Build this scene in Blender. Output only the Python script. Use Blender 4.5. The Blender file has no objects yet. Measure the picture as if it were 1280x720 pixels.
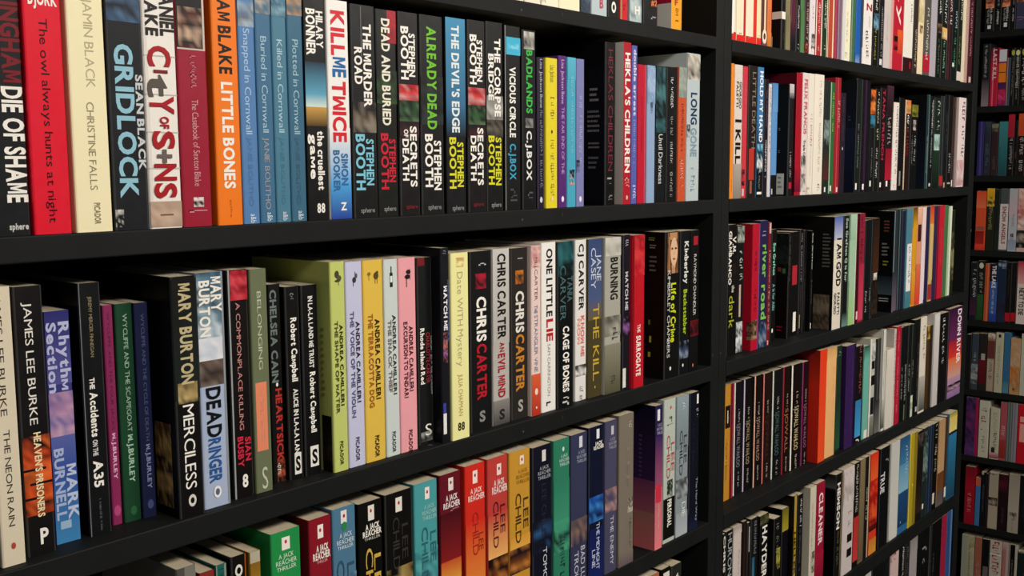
import bpy, math, random
from mathutils import Matrix, Vector

# ------------------------------------------------------------------ camera
sc = bpy.context.scene
COL = sc.collection
F, YAW, PITCH, ROLL = 1300.09108, 0.864311658, 0.1143248, -0.00567587013
D = 0.78                                   # distance camera -> front plane of the long book wall
_cy, _sy, _cp, _sp = math.cos(YAW), math.sin(YAW), math.cos(PITCH), math.sin(PITCH)
FW = Vector((_sy*_cp, _cy*_cp, -_sp))
_rt = Vector((_cy, -_sy, 0.0))
_up = _rt.cross(FW)
RT = math.cos(ROLL)*_rt + math.sin(ROLL)*_up
UP = -math.sin(ROLL)*_rt + math.cos(ROLL)*_up
cam_d = bpy.data.cameras.new('camera')
cam = bpy.data.objects.new('camera', cam_d)
COL.objects.link(cam)
cam.matrix_world = Matrix(((RT.x, UP.x, -FW.x, 0), (RT.y, UP.y, -FW.y, 0), (RT.z, UP.z, -FW.z, 0), (0, 0, 0, 1)))
cam_d.sensor_width = 36.0
cam_d.lens = F/1280*36.0
cam_d.clip_start = 0.02
sc.camera = cam

# ------------------------------------------------------------------ light and exposure
sc.view_settings.view_transform = 'Standard'
sc.view_settings.look = 'None'
sc.view_settings.gamma = 1.0
sc.view_settings.use_curve_mapping = False
sc.view_settings.exposure = 0.0
w = bpy.data.worlds.new('world'); sc.world = w
w.use_nodes = True
bgn = w.node_tree.nodes['Background']
bgn.inputs[0].default_value = (1.0, 0.96, 0.92, 1)
bgn.inputs[1].default_value = 0.14

def lamp(name, loc, aim, sx, sy, power, col=(1.0, 0.93, 0.84)):
    ld = bpy.data.lights.new(name, 'AREA'); ld.shape = 'RECTANGLE'
    ld.size, ld.size_y, ld.energy, ld.color = sx, sy, power, col
    o = bpy.data.objects.new(name, ld); COL.objects.link(o)
    o.location = loc
    o.rotation_euler = (Vector(aim)-Vector(loc)).to_track_quat('-Z', 'Y').to_euler()
    return o
lamp('ceiling_lamp_near', (0.55, -0.75, 0.98), (0.75, 0.5, -0.2), 0.9, 0.3, 31)
lamp('ceiling_lamp_far', (2.35, -1.05, 0.98), (2.6, 0.75, -0.4), 0.9, 0.3, 50)

# ------------------------------------------------------------------ helpers
def lin(h):
    h = h.lstrip('#')
    if len(h) == 3: h = ''.join(c*2 for c in h)
    out = []
    for i in (0, 2, 4):
        c = int(h[i:i+2], 16)/255
        out.append(c/12.92 if c <= 0.04045 else ((c+0.055)/1.055)**2.4)
    return tuple(out)

def node_mat(name):
    m = bpy.data.materials.new(name); m.use_nodes = True
    nt = m.node_tree
    return m, nt, nt.nodes['Principled BSDF']

def printed_cover():
    m, nt, b = node_mat('printed_cover_card')
    a = nt.nodes.new('ShaderNodeAttribute'); a.attribute_name = 'print'
    n = nt.nodes.new('ShaderNodeTexNoise'); n.inputs['Scale'].default_value = 70
    tc = nt.nodes.new('ShaderNodeTexCoord')
    nt.links.new(tc.outputs['Object'], n.inputs['Vector'])
    mr = nt.nodes.new('ShaderNodeMapRange')
    mr.inputs['To Min'].default_value = 0.30; mr.inputs['To Max'].default_value = 0.55
    nt.links.new(n.outputs['Fac'], mr.inputs['Value'])
    nt.links.new(mr.outputs['Result'], b.inputs['Roughness'])
    nt.links.new(a.outputs['Color'], b.inputs['Base Color'])
    b.inputs['Specular IOR Level'].default_value = 0.22
    return m

def page_paper():
    m, nt, b = node_mat('page_paper')
    tc = nt.nodes.new('ShaderNodeTexCoord')
    wv = nt.nodes.new('ShaderNodeTexWave'); wv.bands_direction = 'X'
    wv.inputs['Scale'].default_value = 220; wv.inputs['Distortion'].default_value = 1.5
    nt.links.new(tc.outputs['Object'], wv.inputs['Vector'])
    cr = nt.nodes.new('ShaderNodeValToRGB')
    cr.color_ramp.elements[0].color = (*lin('#a89a80'), 1); cr.color_ramp.elements[1].color = (*lin('#d6cab0'), 1)
    nt.links.new(wv.outputs['Color'], cr.inputs['Fac'])
    nt.links.new(cr.outputs['Color'], b.inputs['Base Color'])
    b.inputs['Roughness'].default_value = 0.9
    return m

def black_paint():
    m, nt, b = node_mat('black_painted_board')
    tc = nt.nodes.new('ShaderNodeTexCoord')
    n = nt.nodes.new('ShaderNodeTexNoise'); n.inputs['Scale'].default_value = 14; n.inputs['Detail'].default_value = 8
    nt.links.new(tc.outputs['Object'], n.inputs['Vector'])
    cr = nt.nodes.new('ShaderNodeValToRGB')
    cr.color_ramp.elements[0].color = (0.0050, 0.0058, 0.0060, 1); cr.color_ramp.elements[0].position = 0.3
    cr.color_ramp.elements[1].color = (0.0082, 0.0092, 0.0092, 1); cr.color_ramp.elements[1].position = 0.75
    nt.links.new(n.outputs['Fac'], cr.inputs['Fac'])
    n2 = nt.nodes.new('ShaderNodeTexNoise'); n2.inputs['Scale'].default_value = 38; n2.inputs['Detail'].default_value = 3
    nt.links.new(tc.outputs['Object'], n2.inputs['Vector'])
    c2 = nt.nodes.new('ShaderNodeValToRGB')
    c2.color_ramp.elements[0].position = 0.735; c2.color_ramp.elements[1].position = 0.76
    nt.links.new(n2.outputs['Fac'], c2.inputs['Fac'])
    mx = nt.nodes.new('ShaderNodeMix'); mx.data_type = 'RGBA'
    nt.links.new(c2.outputs['Color'], mx.inputs['Factor'])
    nt.links.new(cr.outputs['Color'], mx.inputs['A']); mx.inputs['B'].default_value = (0.10, 0.10, 0.095, 1)   # chipped spots
    nt.links.new(mx.outputs['Result'], b.inputs['Base Color'])
    bp = nt.nodes.new('ShaderNodeBump'); bp.inputs['Strength'].default_value = 0.15; bp.inputs['Distance'].default_value = 0.002
    nt.links.new(n.outputs['Fac'], bp.inputs['Height']); nt.links.new(bp.outputs['Normal'], b.inputs['Normal'])
    b.inputs['Roughness'].default_value = 0.62
    b.inputs['Specular IOR Level'].default_value = 0.18
    return m

def plain(name, c0, c1, scale, rough):
    m, nt, b = node_mat(name)
    tc = nt.nodes.new('ShaderNodeTexCoord')
    n = nt.nodes.new('ShaderNodeTexNoise'); n.inputs['Scale'].default_value = scale; n.inputs['Detail'].default_value = 6
    nt.links.new(tc.outputs['Object'], n.inputs['Vector'])
    cr = nt.nodes.new('ShaderNodeValToRGB')
    cr.color_ramp.elements[0].color = (*lin(c0), 1); cr.color_ramp.elements[1].color = (*lin(c1), 1)
    nt.links.new(n.outputs['Fac'], cr.inputs['Fac']); nt.links.new(cr.outputs['Color'], b.inputs['Base Color'])
    b.inputs['Roughness'].default_value = rough
    return m

M_COVER, M_PAGE, M_BLACK = printed_cover(), page_paper(), black_paint()
M_WALL = plain('dark_wall_paint', '#2b2c2d', '#343535', 6, 0.85)
M_FLOOR = plain('dark_floor_boards', '#2c241d', '#43372c', 9, 0.6)
M_CEIL = plain('ceiling_plaster', '#b9b5ad', '#c6c2ba', 8, 0.9)

def ray(x, y):
    return FW*F + RT*(x-640) + UP*(360-y)
def on_wall(x, y, Y):                      # point on the plane at distance Y in front of the camera
    d = ray(x, y); return d*(Y/d.y)
def on_end(x, y, X):
    d = ray(x, y); return d*(X/d.x)

def mesh_obj(name, verts, faces, mat, parent=None, cols=None):
    me = bpy.data.meshes.new(name); me.from_pydata(verts, [], faces); me.materials.append(mat)
    if cols is not None:
        at = me.color_attributes.new('print', 'FLOAT_COLOR', 'CORNER')
        buf = []
        for f, c in zip(faces, cols):
            if isinstance(c[0], (tuple, list)):
                for k in range(len(f)): buf.extend((*c[k], 1.0))
            else:
                for k in range(len(f)): buf.extend((*c, 1.0))
        at.data.foreach_set('color', buf)
    o = bpy.data.objects.new(name, me); COL.objects.link(o)
    if parent: o.parent = parent
    return o

def board(name, x0, x1, y0, y1, z0, z1, mat, parent=None, bev=0.0012):
    """a board with eased edges, origin at its centre"""
    cx, cy, cz = (x0+x1)/2, (y0+y1)/2, (z0+z1)/2
    a, b, c = (x1-x0)/2, (y1-y0)/2, (z1-z0)/2
    v = [(sx*a, sy*b, sz*c) for sz in (-1, 1) for sy in (-1, 1) for sx in (-1, 1)]
    f = [(0, 2, 3, 1), (4, 5, 7, 6), (0, 1, 5, 4), (2, 6, 7, 3), (0, 4, 6, 2), (1, 3, 7, 5)]
    o = mesh_obj(name, v, f, mat, parent)
    o.location = (cx, cy, cz)
    if bev:
        m = o.modifiers.new('eased_edges', 'BEVEL'); m.width = bev; m.segments = 2
    return o

def empty(name, loc, rz=0.0):
    o = bpy.data.objects.new(name, None); COL.objects.link(o)
    o.location = loc; o.rotation_euler = (0, 0, rz); o.empty_display_size = 0.05
    return o

# ------------------------------------------------------------------ lettering (outlines of the built-in font)
GL = {}
def build_glyphs():
    chars = [chr(c) for c in range(33, 127)]
    for style, off in (('n', 0.0), ('b', 0.034)):
        fo = []
        for ch in chars:
            cu = bpy.data.curves.new('g', 'FONT'); cu.body = ch; cu.resolution_u = 3; cu.offset = off; cu.size = 1
            o = bpy.data.objects.new('g', cu); COL.objects.link(o); fo.append((ch, o))
        cu2 = bpy.data.curves.new('g', 'FONT'); cu2.body = 'H'
        dg = bpy.context.evaluated_depsgraph_get(); dg.update()
        for ch, o in fo:
            me = bpy.data.meshes.new_from_object(o.evaluated_get(dg))
            vs = [(v.co.x, v.co.y) for v in me.vertices]
            fs = [tuple(p.vertices) for p in me.polygons]
            xs = [p[0] for p in vs] or [0]
            GL[style, ch] = (vs, fs, min(xs), max(xs))
            bpy.data.meshes.remove(me)
        for ch, o in fo:
            cu = o.data; bpy.data.objects.remove(o); bpy.data.curves.remove(cu)
        bpy.data.curves.remove(cu2)
build_glyphs()
CAP = max(p[1] for p in GL['n', 'H'][0])
# the heavy M and W are drawn as one outline each
_m = [(0, 0), (0, 1), (.27, 1), (.5, .44), (.73, 1), (1, 1), (1, 0), (.79, 0), (.79, .66), (.58, .14), (.42, .14), (.21, .66), (.21, 0)]
for _ch, _w, _h, _up in (('M', .86, 1, 0), ('W', .95, 1, 1), ('m', .78, .68, 0), ('w', .74, .68, 1)):
    _p = [(px*_w*CAP, (1-py if _up else py)*_h*CAP) for px, py in _m]
    if _up: _p = _p[::-1]
    GL['b', _ch] = (_p, [tuple(range(len(_p)-1, -1, -1))], 0.0, _w*CAP)

def text_polys(s, style):
    x = 0.0; V = []; Fc = []
    for ch in s:
        if ch == ' ': x += 0.26; continue
        g = GL.get((style, ch))
        if not g: continue
        vs, fs, a, b = g
        n = len(V)
        V += [(x+px-a, py) for px, py in vs]; Fc += [tuple(i+n for i in f) for f in fs]
        x += (b-a)+0.07
    W = max(x-0.07, 0.01)
    return [(px/W, py/CAP) for px, py in V], Fc

# ------------------------------------------------------------------ bookcases (large structure)
SH_TOP = [0.244*D, -0.0615*D, -0.3845*D, -0.6988*D, -1.0244*D, -1.345*D, -1.66*D, -1.98*D]     # shelf tops of the long wall
SH_T = [0.0235*D, 0.0262*D, 0.0296*D, 0.0315*D, 0.04*D, 0.033*D, 0.033*D, 0.033*D]
SHELF_DEPTH = 0.20
CX = 4.9*D                                                                             # front plane of the corner bookcase
FLOOR_Z = -1.72
CEIL_Z = 1.05
END_TOP = {k: on_end(1243, y, CX).z for k, y in enumerate([38.5, 132.5, 219.5, 313.5, 402.5, 490.5, 574.5, 662.0, 750.0])}

def bookcase(label, x0, x1, tops, thick, pl, pr, top_z, rz=0.0, loc=(0, 0, 0), depth=SHELF_DEPTH, group='black bookcases'):
    """x runs along the front, y into the case; local zero on the front plane"""
    r = empty('bookcase', loc, rz)
    r['label'] = label; r['category'] = 'bookcase'; r['group'] = group
    fz = FLOOR_Z-loc[2]
    board('side_panel', x0, x0+pl, 0.0008, depth, fz, top_z, M_BLACK, r)
    board('side_panel', x1-pr, x1, 0.0008, depth, fz, top_z, M_BLACK, r)
    board('back_panel', x0+pl, x1-pr, depth-0.006, depth, fz+0.08, top_z-0.02, M_BLACK, r, bev=0)
    for z, t in zip(tops, thick):
        board('shelf', x0+pl, x1-pr, 0.0, depth-0.006, z-t, z, M_BLACK, r)
    board('top_board', x0+pl, x1-pr, 0.0, depth-0.006, top_z-0.024, top_z, M_BLACK, r)
    board('plinth', x0+pl, x1-pr, 0.012, 0.03, fz, fz+0.08, M_BLACK, r)
    return r
UP1 = SH_TOP[0]+0.245
near_case = bookcase('near black bookcase filling the left two thirds of the view', 0.17, 1.4035, [UP1]+SH_TOP, [0.02]+SH_T, 0.022, 0.0235, 0.70, loc=(0, D, 0))
far_case = bookcase('far black bookcase between the divider and the corner', 1.404, 2.616, [UP1]+SH_TOP, [0.02]+SH_T, 0.0225, 0.034, 0.70, loc=(0, D, 0))
corner_tops = [END_TOP[k] for k in range(9)]
y_left = on_end(1196, 690, CX).y                                                       # hidden behind the far bookcase
corner_case = bookcase('black bookcase on the end wall at the right edge', -0.28, 0.82, [END_TOP[0]+0.225]+corner_tops, [0.02]+[0.022]*9, 0.022, 0.022, 0.93,
                       rz=-math.pi/2, loc=(CX, 1.19, 0))

def struct(o): o['kind'] = 'structure'; return o
X0R, X1R, Y0R, Y1R = -1.2, CX+0.215, -2.0, 2.2
struct(board('floor', X0R, X1R, Y0R, Y1R, FLOOR_Z-0.05, FLOOR_Z, M_FLOOR, bev=0))
struct(board('ceiling', X0R, X1R, Y0R, Y1R, CEIL_Z, CEIL_Z+0.05, M_CEIL, bev=0))
struct(board('wall_back', X0R, 2.64, D+SHELF_DEPTH+0.002, D+SHELF_DEPTH+0.1, FLOOR_Z, CEIL_Z, M_WALL, bev=0))
struct(board('wall_right', X1R-0.012, X1R+0.09, Y0R, Y1R, FLOOR_Z, CEIL_Z, M_WALL, bev=0))

# ------------------------------------------------------------------ printed marks on a book, all given on its spine:
# u runs 0..1 across the spine, v 0..1 from its top to its foot (or is read off the photograph's rows when above 1.5)
def T(s, v0, v1, u0, u1, c, st='b'): return ('t', s, v0, v1, u0, u1, c, st)      # reads downwards
def H(s, v0, v1, u0, u1, c, st='b'): return ('h', s, v0, v1, u0, u1, c, st)      # reads across
def B(v0, v1, c, u0=0.0, u1=1.0): return ('b', v0, v1, u0, u1, c)
def G(v0, v1, c0, c1, u0=0.0, u1=1.0): return ('g', v0, v1, u0, u1, c0, c1)
def A(v0, v1, cs, u0=0.0, u1=1.0): return ('a', v0, v1, u0, u1, cs.split())
def S(v0, v1, u0, u1, c): return ('s', v0, v1, u0, u1, c)                        # lettering too small to read
def O(v, u, rv, c, ru=None): return ('o', v, u, rv, c, ru)                                   # round mark
def C(e): return ('c', e)                                                       # the same, on the back cover
def L(u0, c, u1=None): return ('b', 0.0, 1.0, u0, 1.0 if u1 is None else u1, c)  # strip down the spine
BOOKS = []
def row(bay, shelf, *books):
    for i, bk in enumerate(books): BOOKS.append((bay, shelf, i, bk))
def K(x0, x1, yt, col, look, *el, r=None, h=None, d=None, yb=None, hard=False): 
    return dict(x0=x0, x1=x1, yt=yt, col=col, look=look, el=el, r=r, h=h, d=d, yb=yb, hard=hard)
W_, K_ = '#f2eee6', '#17181b'

row('near', 0,
 K(640, 655, None, '#e9dfc9', 'cream book with its foot showing', S(.80,.95,.3,.7,'#8a2a2a')),
 K(656, 676, None, '#ece4d2', 'ivory book with small red foot lettering', H('M',.955,.98,.2,.5,'#c05a4a'), S(.7,.93,.3,.7,'#a04040')),
 K(677, 698.5, None, '#f3ecd3', 'ivory book with a black curl on its spine foot', A(.90,.985,'#222222 #f3ecd3 #f3ecd3',.0,.25)),
 K(699, 725, None, '#f4edc9', 'pale yellow book', S(.7,.9,.3,.6,'#998855')),
 K(726, 738, None, '#3b4a5e', 'slim slate blue book', A(.75,1,'#3b4a5e #56657a #2c3848')),
 K(739.5, 759, None, '#b9c8cd', 'pale blue-grey book with a pink emblem', H('B',.90,.955,.5,.75,'#c04a5c'), A(.6,.88,'#b9c8cd #8fa4ad #ccd6da')),
 K(760, 774, None, '#1b1915', 'black book with white penguin oval at its foot', O(.935,.5,.035,'#f3efe8'), O(.935,.5,.018,'#1b1915')),
 K(775, 785, None, '#d01f2c', 'slim red book with a tan left edge', L(0,'#a58c55',.2), S(.9,.95,.4,.7,'#5a1015')),
 K(786.5, 802, None, '#7f9ba0', 'grey-teal book with misty picture', A(.3,1,'#7f9ba0 #a9c0c2 #4d666c #c6d4d4'), H('H',.90,.95,.45,.85,W_)),
 K(804, 821.5, None, '#1d1e20', 'black book with orange numeral', H('#2',.84,.875,.55,.98,'#e07a40'), S(.945,.965,.4,.9,'#9a9a98')),
 K(839, 852.5, None, '#f0a52a', 'amber yellow book at the row end', G(.0,.6,'#e25a2a','#f0a52a'), H('F',.8,.84,.3,.6,'#b33a20'), S(.86,.95,.4,.65,'#a05a10'),
   C(B(0,.83,'#b41d3c')), C(B(.83,1,'#d9d4cc')), r=.2, d=.125),
)

row('near', 1,
 K(-20, 31, None, '#1b1d22', 'black book, white title, dark red author lettering', T('BILLINGHAM',-160,103,.52,.98,'#7c1420'), T('DIE OF SHAME',108,254,.46,.96,W_),
   H('sphere',279,288,.45,.95,'#c9c9c9'), r=.6),
 K(35, 83, None, '#e0132f', 'bright red paperback, thin black lettering', H('SAMUEL',-22,-10,.15,.9,W_), H('BJORK',-8,7,.14,.92,W_), T('The owl always hunts at night',24,279,.40,.62,'#33060e','n')),
 K(88.5, 135, None, '#f3e9c0', 'cream paperback, thin grey spaced lettering', T('BENJAMIN BLACK',-95,110,.45,.70,'#b5ab8c','n'), T('CHRISTINE FALLS',128,238,.42,.62,'#8f866a','n'), T('PICADOR',254,281,.5,.66,'#8d8468','b')),
 K(137.5, 181, None, '#1d2027', 'black paperback, big pale blue title', A(-60,28,'#28384f #5a7ea5 #1d2027 #3c587a'), T('GRIDLOCK',56,248,.20,.70,'#8fc1d4'), T('SEAN BLACK',93,213,.78,.98,'#c8cdd0'), A(262,284,'#d8d4cc #1d2027 #1d2027 #1d2027',.0,.25)),
 K(182, 223, None, '#ece7e0', 'white tiled paperback, blood-red dripping title', B(-40,252,'#dfd9d2',.02,.12), T('DANIEL',-40,45,.56,.98,'#2a2424'), T('BLAKE',-30,46,.10,.46,'#2a2424'),
   T('C',58,84,.14,.80,'#a8161f'), T('I',88,92,.3,.7,'#7a1a1c'), T('t',94,122,.10,.75,'#5a544e'), T('Y',120,143,.14,.84,'#a8161f'), T('OF',146,161,.42,.68,'#a8161f'), T('S',164,187,.18,.82,'#a8161f'), T('+',187,204,.2,.8,'#6a605a'), T('N',205,226,.2,.84,'#a8161f'), T('S',229,248,.18,.82,'#a8161f'),
   B(70,71.5,'#bdb6b0'), B(118,119.5,'#bdb6b0'), B(165,166.5,'#bdb6b0'), B(210,211.5,'#bdb6b0'), A(252,284,'#b49a86 #c7ad98 #a78d78'), B(268,270,'#6d5a4c',.3,.72)),
 K(224, 261, None, '#9c1a33', 'dark red paperback, old photograph at its top', B(-60,63,'#c9bfb4',0,.97), B(-60,61,'#1c181c',0,.90), A(10,61,'#1c181c #8a6a5a #141214 #c8a890 #241c1e #6a2a24',.05,.88), S(70,110,.42,.62,'#c77a84'), T('The Casebook of Sexton Blake',125,233,.42,.64,'#d79aa0','n'), A(247,259,'#e8d8d8 #301018 #e8d8d8',.36,.72), S(263,266,.2,.9,'#cf8d96')),
 K(268, 300, None, '#f07a1c', 'orange paperback, white and black lettering', T('SAM BLAKE',-30,93,.26,.74,'#2a1508'), T('LITTLE BONES',103,236,.30,.72,W_), T('zaffre',250,272,.48,.56,'#b85a10','n'), r=.1),
 K(300.5, 321.5, None, '#5481b6', 'mid blue paperback of a matching blue set', A(-60,34,'#5481b6 #8fa6b8 #6b6a68 #a8b8c4'), T('Snapped in Cornwall',36,168,.3,.68,'#a9c6e0','n'), T('JANIE BOLITHO',172,258,.35,.62,'#4a76a8','n'), T('a&b',268,279,.4,.75,'#dbe6ef','n')),
 K(322, 342, None, '#416f92', 'blue paperback, beige picture at its top, matching set', A(-60,18,'#8d8478 #b0a898 #416f92 #69747a'), T('Buried in Cornwall',46,166,.3,.68,'#a5c3d4','n'), T('JANIE BOLITHO',172,262,.32,.66,'#9c9aa0','n'), T('a&b',266,277,.4,.75,'#dbe6ef','n')),
 K(342.5, 361, None, '#4a7d96', 'teal-blue paperback, boat at its top, matching set', A(-40,22,'#4a7d96 #2d5468 #7da3b4 #4a7d96'), T('Killed in Cornwall',50,166,.3,.68,'#abc9d4','n'), T('JANIE BOLITHO',172,256,.35,.6,'#437389','n'), T('a&b',265,276,.4,.75,'#dbe6ef','n')),
 K(361.5, 381, None, '#3b6a85', 'deep teal-blue paperback, brown picture at its top', A(-40,20,'#a08468 #3b6a85 #7c6a58 #c09878'), T('Plotted in Cornwall',50,168,.3,.68,'#9fc0cf','n'), T('JANIE BOLITHO',172,256,.35,.6,'#356079','n'), T('a&b',264,275,.4,.75,'#dbe6ef','n')),
 K(382, 409, -4, '#151413', 'black paperback, blue sky over golden field picture', T('HILARY',14,60,.58,.88,W_), T('BONNER',12,70,.10,.50,W_), G(78,118,'#1b3446','#5aa0bf'), G(118,134,'#5aa0bf','#cfe0d8'), G(134,158,'#c79a4c','#4a3818'), T('the cruellest',164,238,.50,.80,W_), T('game',168,224,.14,.44,W_), H('88',253,266,.4,.78,W_)),
 K(410.5, 437.5, 1, '#efeeea', 'white paperback fading to blue, big red title', G(160,232,'#efeeea','#4a9edc'), G(232,276,'#4a9edc','#26409e'), T('KILL',14,70,.20,.80,'#d61f30'), T('ME',72,97,.24,.84,'#2166a8'), T('TWICE',102,178,.20,.80,'#d61f30'), T('SIMON',192,232,.54,.84,'#2e6aa0'), T('BOOKER',188,240,.16,.44,'#31699c'), H('Z',252,263,.45,.75,W_)),
 K(440.5, 470.5, 7, K_, 'black paperback, white title, pale blue author lettering', B(9,75,'#6a6c70',.40,.43), T('THE MURDER',30,134,.50,.82,W_), T('ROAD',60,106,.12,.42,W_), A(128,166,'#17181b #6a5a48 #8a8074 #2a2824'), T('STEPHEN',174,232,.54,.84,'#7cc4d8'), T('BOOTH',168,238,.10,.46,'#7cc4d8'), H('sphere',259,266,.25,.85,'#9a9a98','n')),
 K(471, 497, 13, '#1a1d1a', 'black and green paperback, crimson author lettering', A(12,54,'#b01c30 #8a1828',.55,1), A(88,130,'#1a1d1a #2c4a26 #1a1d1a #3a5a30'), T('DEAD AND BURIED',24,157,.28,.66,'#e8e4d2'), T('STEPHEN',174,228,.56,.86,'#c81f36'), T('BOOTH',167,237,.16,.50,'#c81f36'), H('sphere',257,264,.25,.85,'#9a9a98','n')),
 K(499, 524, 16, '#1d171b', 'black paperback, red and green blurred picture, first copy', T('STEPHEN',42,96,.52,.82,W_), T('BOOTH',34,100,.12,.48,W_), A(106,126,'#b01424 #d8403c #c8a0a0 #7a101c'), A(126,152,'#142a16 #2f5a34 #0f1a10 #5a7a58'), A(152,172,'#1d171b #4a2024 #1d171b'), T('SECRETS',158,234,.52,.84,W_), T('DEATH',174,226,.12,.42,W_), T('OF',162,172,.20,.40,W_), H('sphere',255,261,.25,.85,'#8a2430','n')),
 K(526, 554.5, 20, '#191b1e', 'black paperback, lime green title', T('ALREADY DEAD',34,162,.30,.68,'#6fbf2e'), A(96,156,'#191b1e #26302c #191b1e #343a40'), T('STEPHEN',176,238,.56,.86,W_), T('BOOTH',168,234,.16,.48,W_), H('sphere',255,262,.25,.85,'#9a9a98','n')),
 K(557.5, 582.5, 23, '#1b1c20', 'blue-topped black paperback, yellow author lettering', G(22,130,'#3f8fb8','#356f96'), G(130,172,'#356f96','#1b1c20'), T('THE DEVIL\'S EDGE',32,166,.30,.66,'#dfe8ea'), T('STEPHEN',178,234,.54,.84,'#d8d62c'), T('BOOTH',172,236,.14,.46,'#d8d62c'), H('sphere',256,263,.25,.85,'#9a9a98','n')),
 K(585, 607, 26, '#1d171b', 'black paperback, red and green blurred picture, second copy', T('STEPHEN',50,102,.52,.82,W_), T('BOOTH',44,106,.12,.48,W_), A(110,132,'#b01424 #d8403c #c8a0a0 #7a101c'), A(132,156,'#142a16 #2f5a34 #0f1a10 #5a7a58'), A(156,172,'#1d171b #4a2024 #1d171b'), T('SECRETS',160,232,.52,.84,W_), T('DEATH',170,226,.12,.42,W_), H('sphere',252,258,.25,.85,'#8a2430','n')),
 K(608, 629, 28, '#17181a', 'black paperback, stone grey picture, yellow author lettering', T('THE CORPSE',48,146,.50,.84,W_), T('BRIDGE',68,126,.12,.42,W_), A(120,152,'#8a8884 #b0aeaa #6a6864',0,1), A(150,172,'#2a2824 #6a6458 #17181a'), T('STEPHEN',172,232,.54,.86,'#d8d62c'), T('BOOTH',170,231,.10,.44,'#d8d62c'), H('sphere',252,259,.25,.85,'#9a9a98','n')),
 K(631, 651, 33, '#181a1c', 'black paperback, cyan block at its top', L(0,'#8a8a88',.05), B(47,69,'#3fb2d6',.08,1), A(54,62,'#3fb2d6 #8fd4ea #3fb2d6',.2,.9), T('VICIOUS CIRCLE',84,172,.30,.66,W_), T('C.J.BOX',180,225,.30,.66,'#3f9fc0'), S(236,256,.3,.75,'#4a4c50')),
 K(653, 670, 38, '#15171a', 'black paperback, green title and grey wolf head', A(40,62,'#d0ccc4 #8a8a84 #15171a #b0aca4',.1,.9), T('BADLANDS',63,142,.30,.72,'#3fb54a'), A(148,160,'#7a7a78 #2a2a2a #9a9a98',.2,.8), T('C.J.BOX',164,226,.30,.66,'#e6e6e4'), S(240,250,.3,.75,'#55585c')),
 K(672, 680.5, 72, '#241c38', 'thin dark purple paperback beside the yellow one', T('Lisa Jackson Bone',74,135,.35,.75,'#bbb5c8','n'), S(138,235,.35,.75,'#8f88a4'), O(250,.5,.02,'#d8d4e0')),
 K(682.5, 697, 73, '#e4d32b', 'bright yellow paperback', T('Lisa Jackson',82,103,.35,.75,'#4a4420','n'), S(118,150,.4,.7,'#8a7f28'), O(165,.5,.012,'#2a2810'), S(175,245,.4,.7,'#a89a28'), O(249,.5,.016,'#f0cfae')),
 K(698, 708.5, 70, '#5a2a78', 'purple paperback', T('Lisa Jackson Bone',75,130,.35,.7,'#cbb6da','n'), T('THE FAR END OF THE',134,218,.35,.7,'#b89aca','n'), O(249,.5,.02,'#efe6f4')),
 K(709, 720, 72, '#49a8c4', 'turquoise paperback, small black figure', G(72,100,'#5ab4cf','#49a8c4'), S(90,200,.4,.7,'#8fd0e0'), A(212,232,'#15181a #15181a #49a8c4 #e8a890',.25,.85)),
 K(720.5, 730.5, 74, '#7d80b4', 'lilac blue paperback', S(120,205,.35,.7,'#b8bad8'), A(200,216,'#25262c #7d80b4',.0,.4), O(249,.5,.02,'#efe6f4')),
 K(756.5, 769.5, 53, '#141012', 'black paperback, dark red title', T('HEKLAS CHILDREN',62,214,.28,.72,'#7a2434','n'), S(222,230,.2,.8,'#a09a98'), S(244,250,.3,.7,'#8a8684'),
   C(S(110,130,.25,.7,'#8a8682')), C(S(138,168,.15,.8,'#75726f')), C(S(178,188,.2,.75,'#75726f')), C(S(196,214,.2,.7,'#6a6764')), r=.2),
 K(779, 789, 53, '#b41c2c', 'red paperback, white title', T('HEKLA\'S CHILDREN',66,216,.22,.82,W_), S(222,234,.2,.8,'#e0a0a0'), O(247,.5,.014,'#e8b8b8'), C(G(0,1,'#d8d3cc','#c4b4b0')), r=.1),
 K(789.5, 796.5, 57, '#5a62b0', 'thin violet-blue paperback, white lettering', T('double arrest',62,145,.3,.8,'#d5d8ee'), S(150,205,.3,.7,'#a8aed8'), S(232,248,.25,.8,'#e8e8f4')),
 K(797, 807.5, 81, '#c01a34', 'plain crimson paperback', S(120,190,.4,.55,'#a01228'), L(.8,'#d84a5c',.9)),
 K(808.5, 819, 82, '#8fa9cc', 'light blue paperback', A(84,130,'#8fa9cc #a8bedb #7d98bc'), A(128,142,'#26303c #8fa9cc',.4,.7)),
 K(819.5, 832, 83, '#161d1f', 'black paperback, teal picture, white lower title', A(84,166,'#1e3a40 #4a7a80 #12181a #2f5a60'), T('Until Darkness',168,230,.3,.7,'#d8dcda','n'), r=.4),
 K(833, 846.5, 84, '#17181a', 'black paperback, small broken white lettering', S(94,136,.35,.6,'#dcdcd8'), S(146,170,.35,.6,'#a8a8a4'), S(178,204,.35,.6,'#c8c8c4'), S(212,246,.35,.6,'#a8a8a4'), r=.4),
 K(847, 857.5, 84, '#c9542f', 'rust orange paperback, grey top', A(82,122,'#8f9a92 #a8b0a4 #7a8a80'), O(120,.5,.014,'#55b0c0'), S(130,190,.35,.65,'#8a3018'), S(200,236,.3,.7,'#e8a890')),
 K(858.5, 874.5, 67, '#b9c6c9', 'tall pale grey paperback, blue-black title', A(68,100,'#d0cabc #b8b4a8 #2e2c2a #d8d4c8'), T('LONG',116,156,.3,.75,'#1f3c5c'), T('GONE',160,196,.3,.75,'#7f9aa8'), A(156,172,'#222222 #b9c6c9',.0,.25), S(205,240,.35,.65,'#8fa4ac'), r=.2),
)

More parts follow.
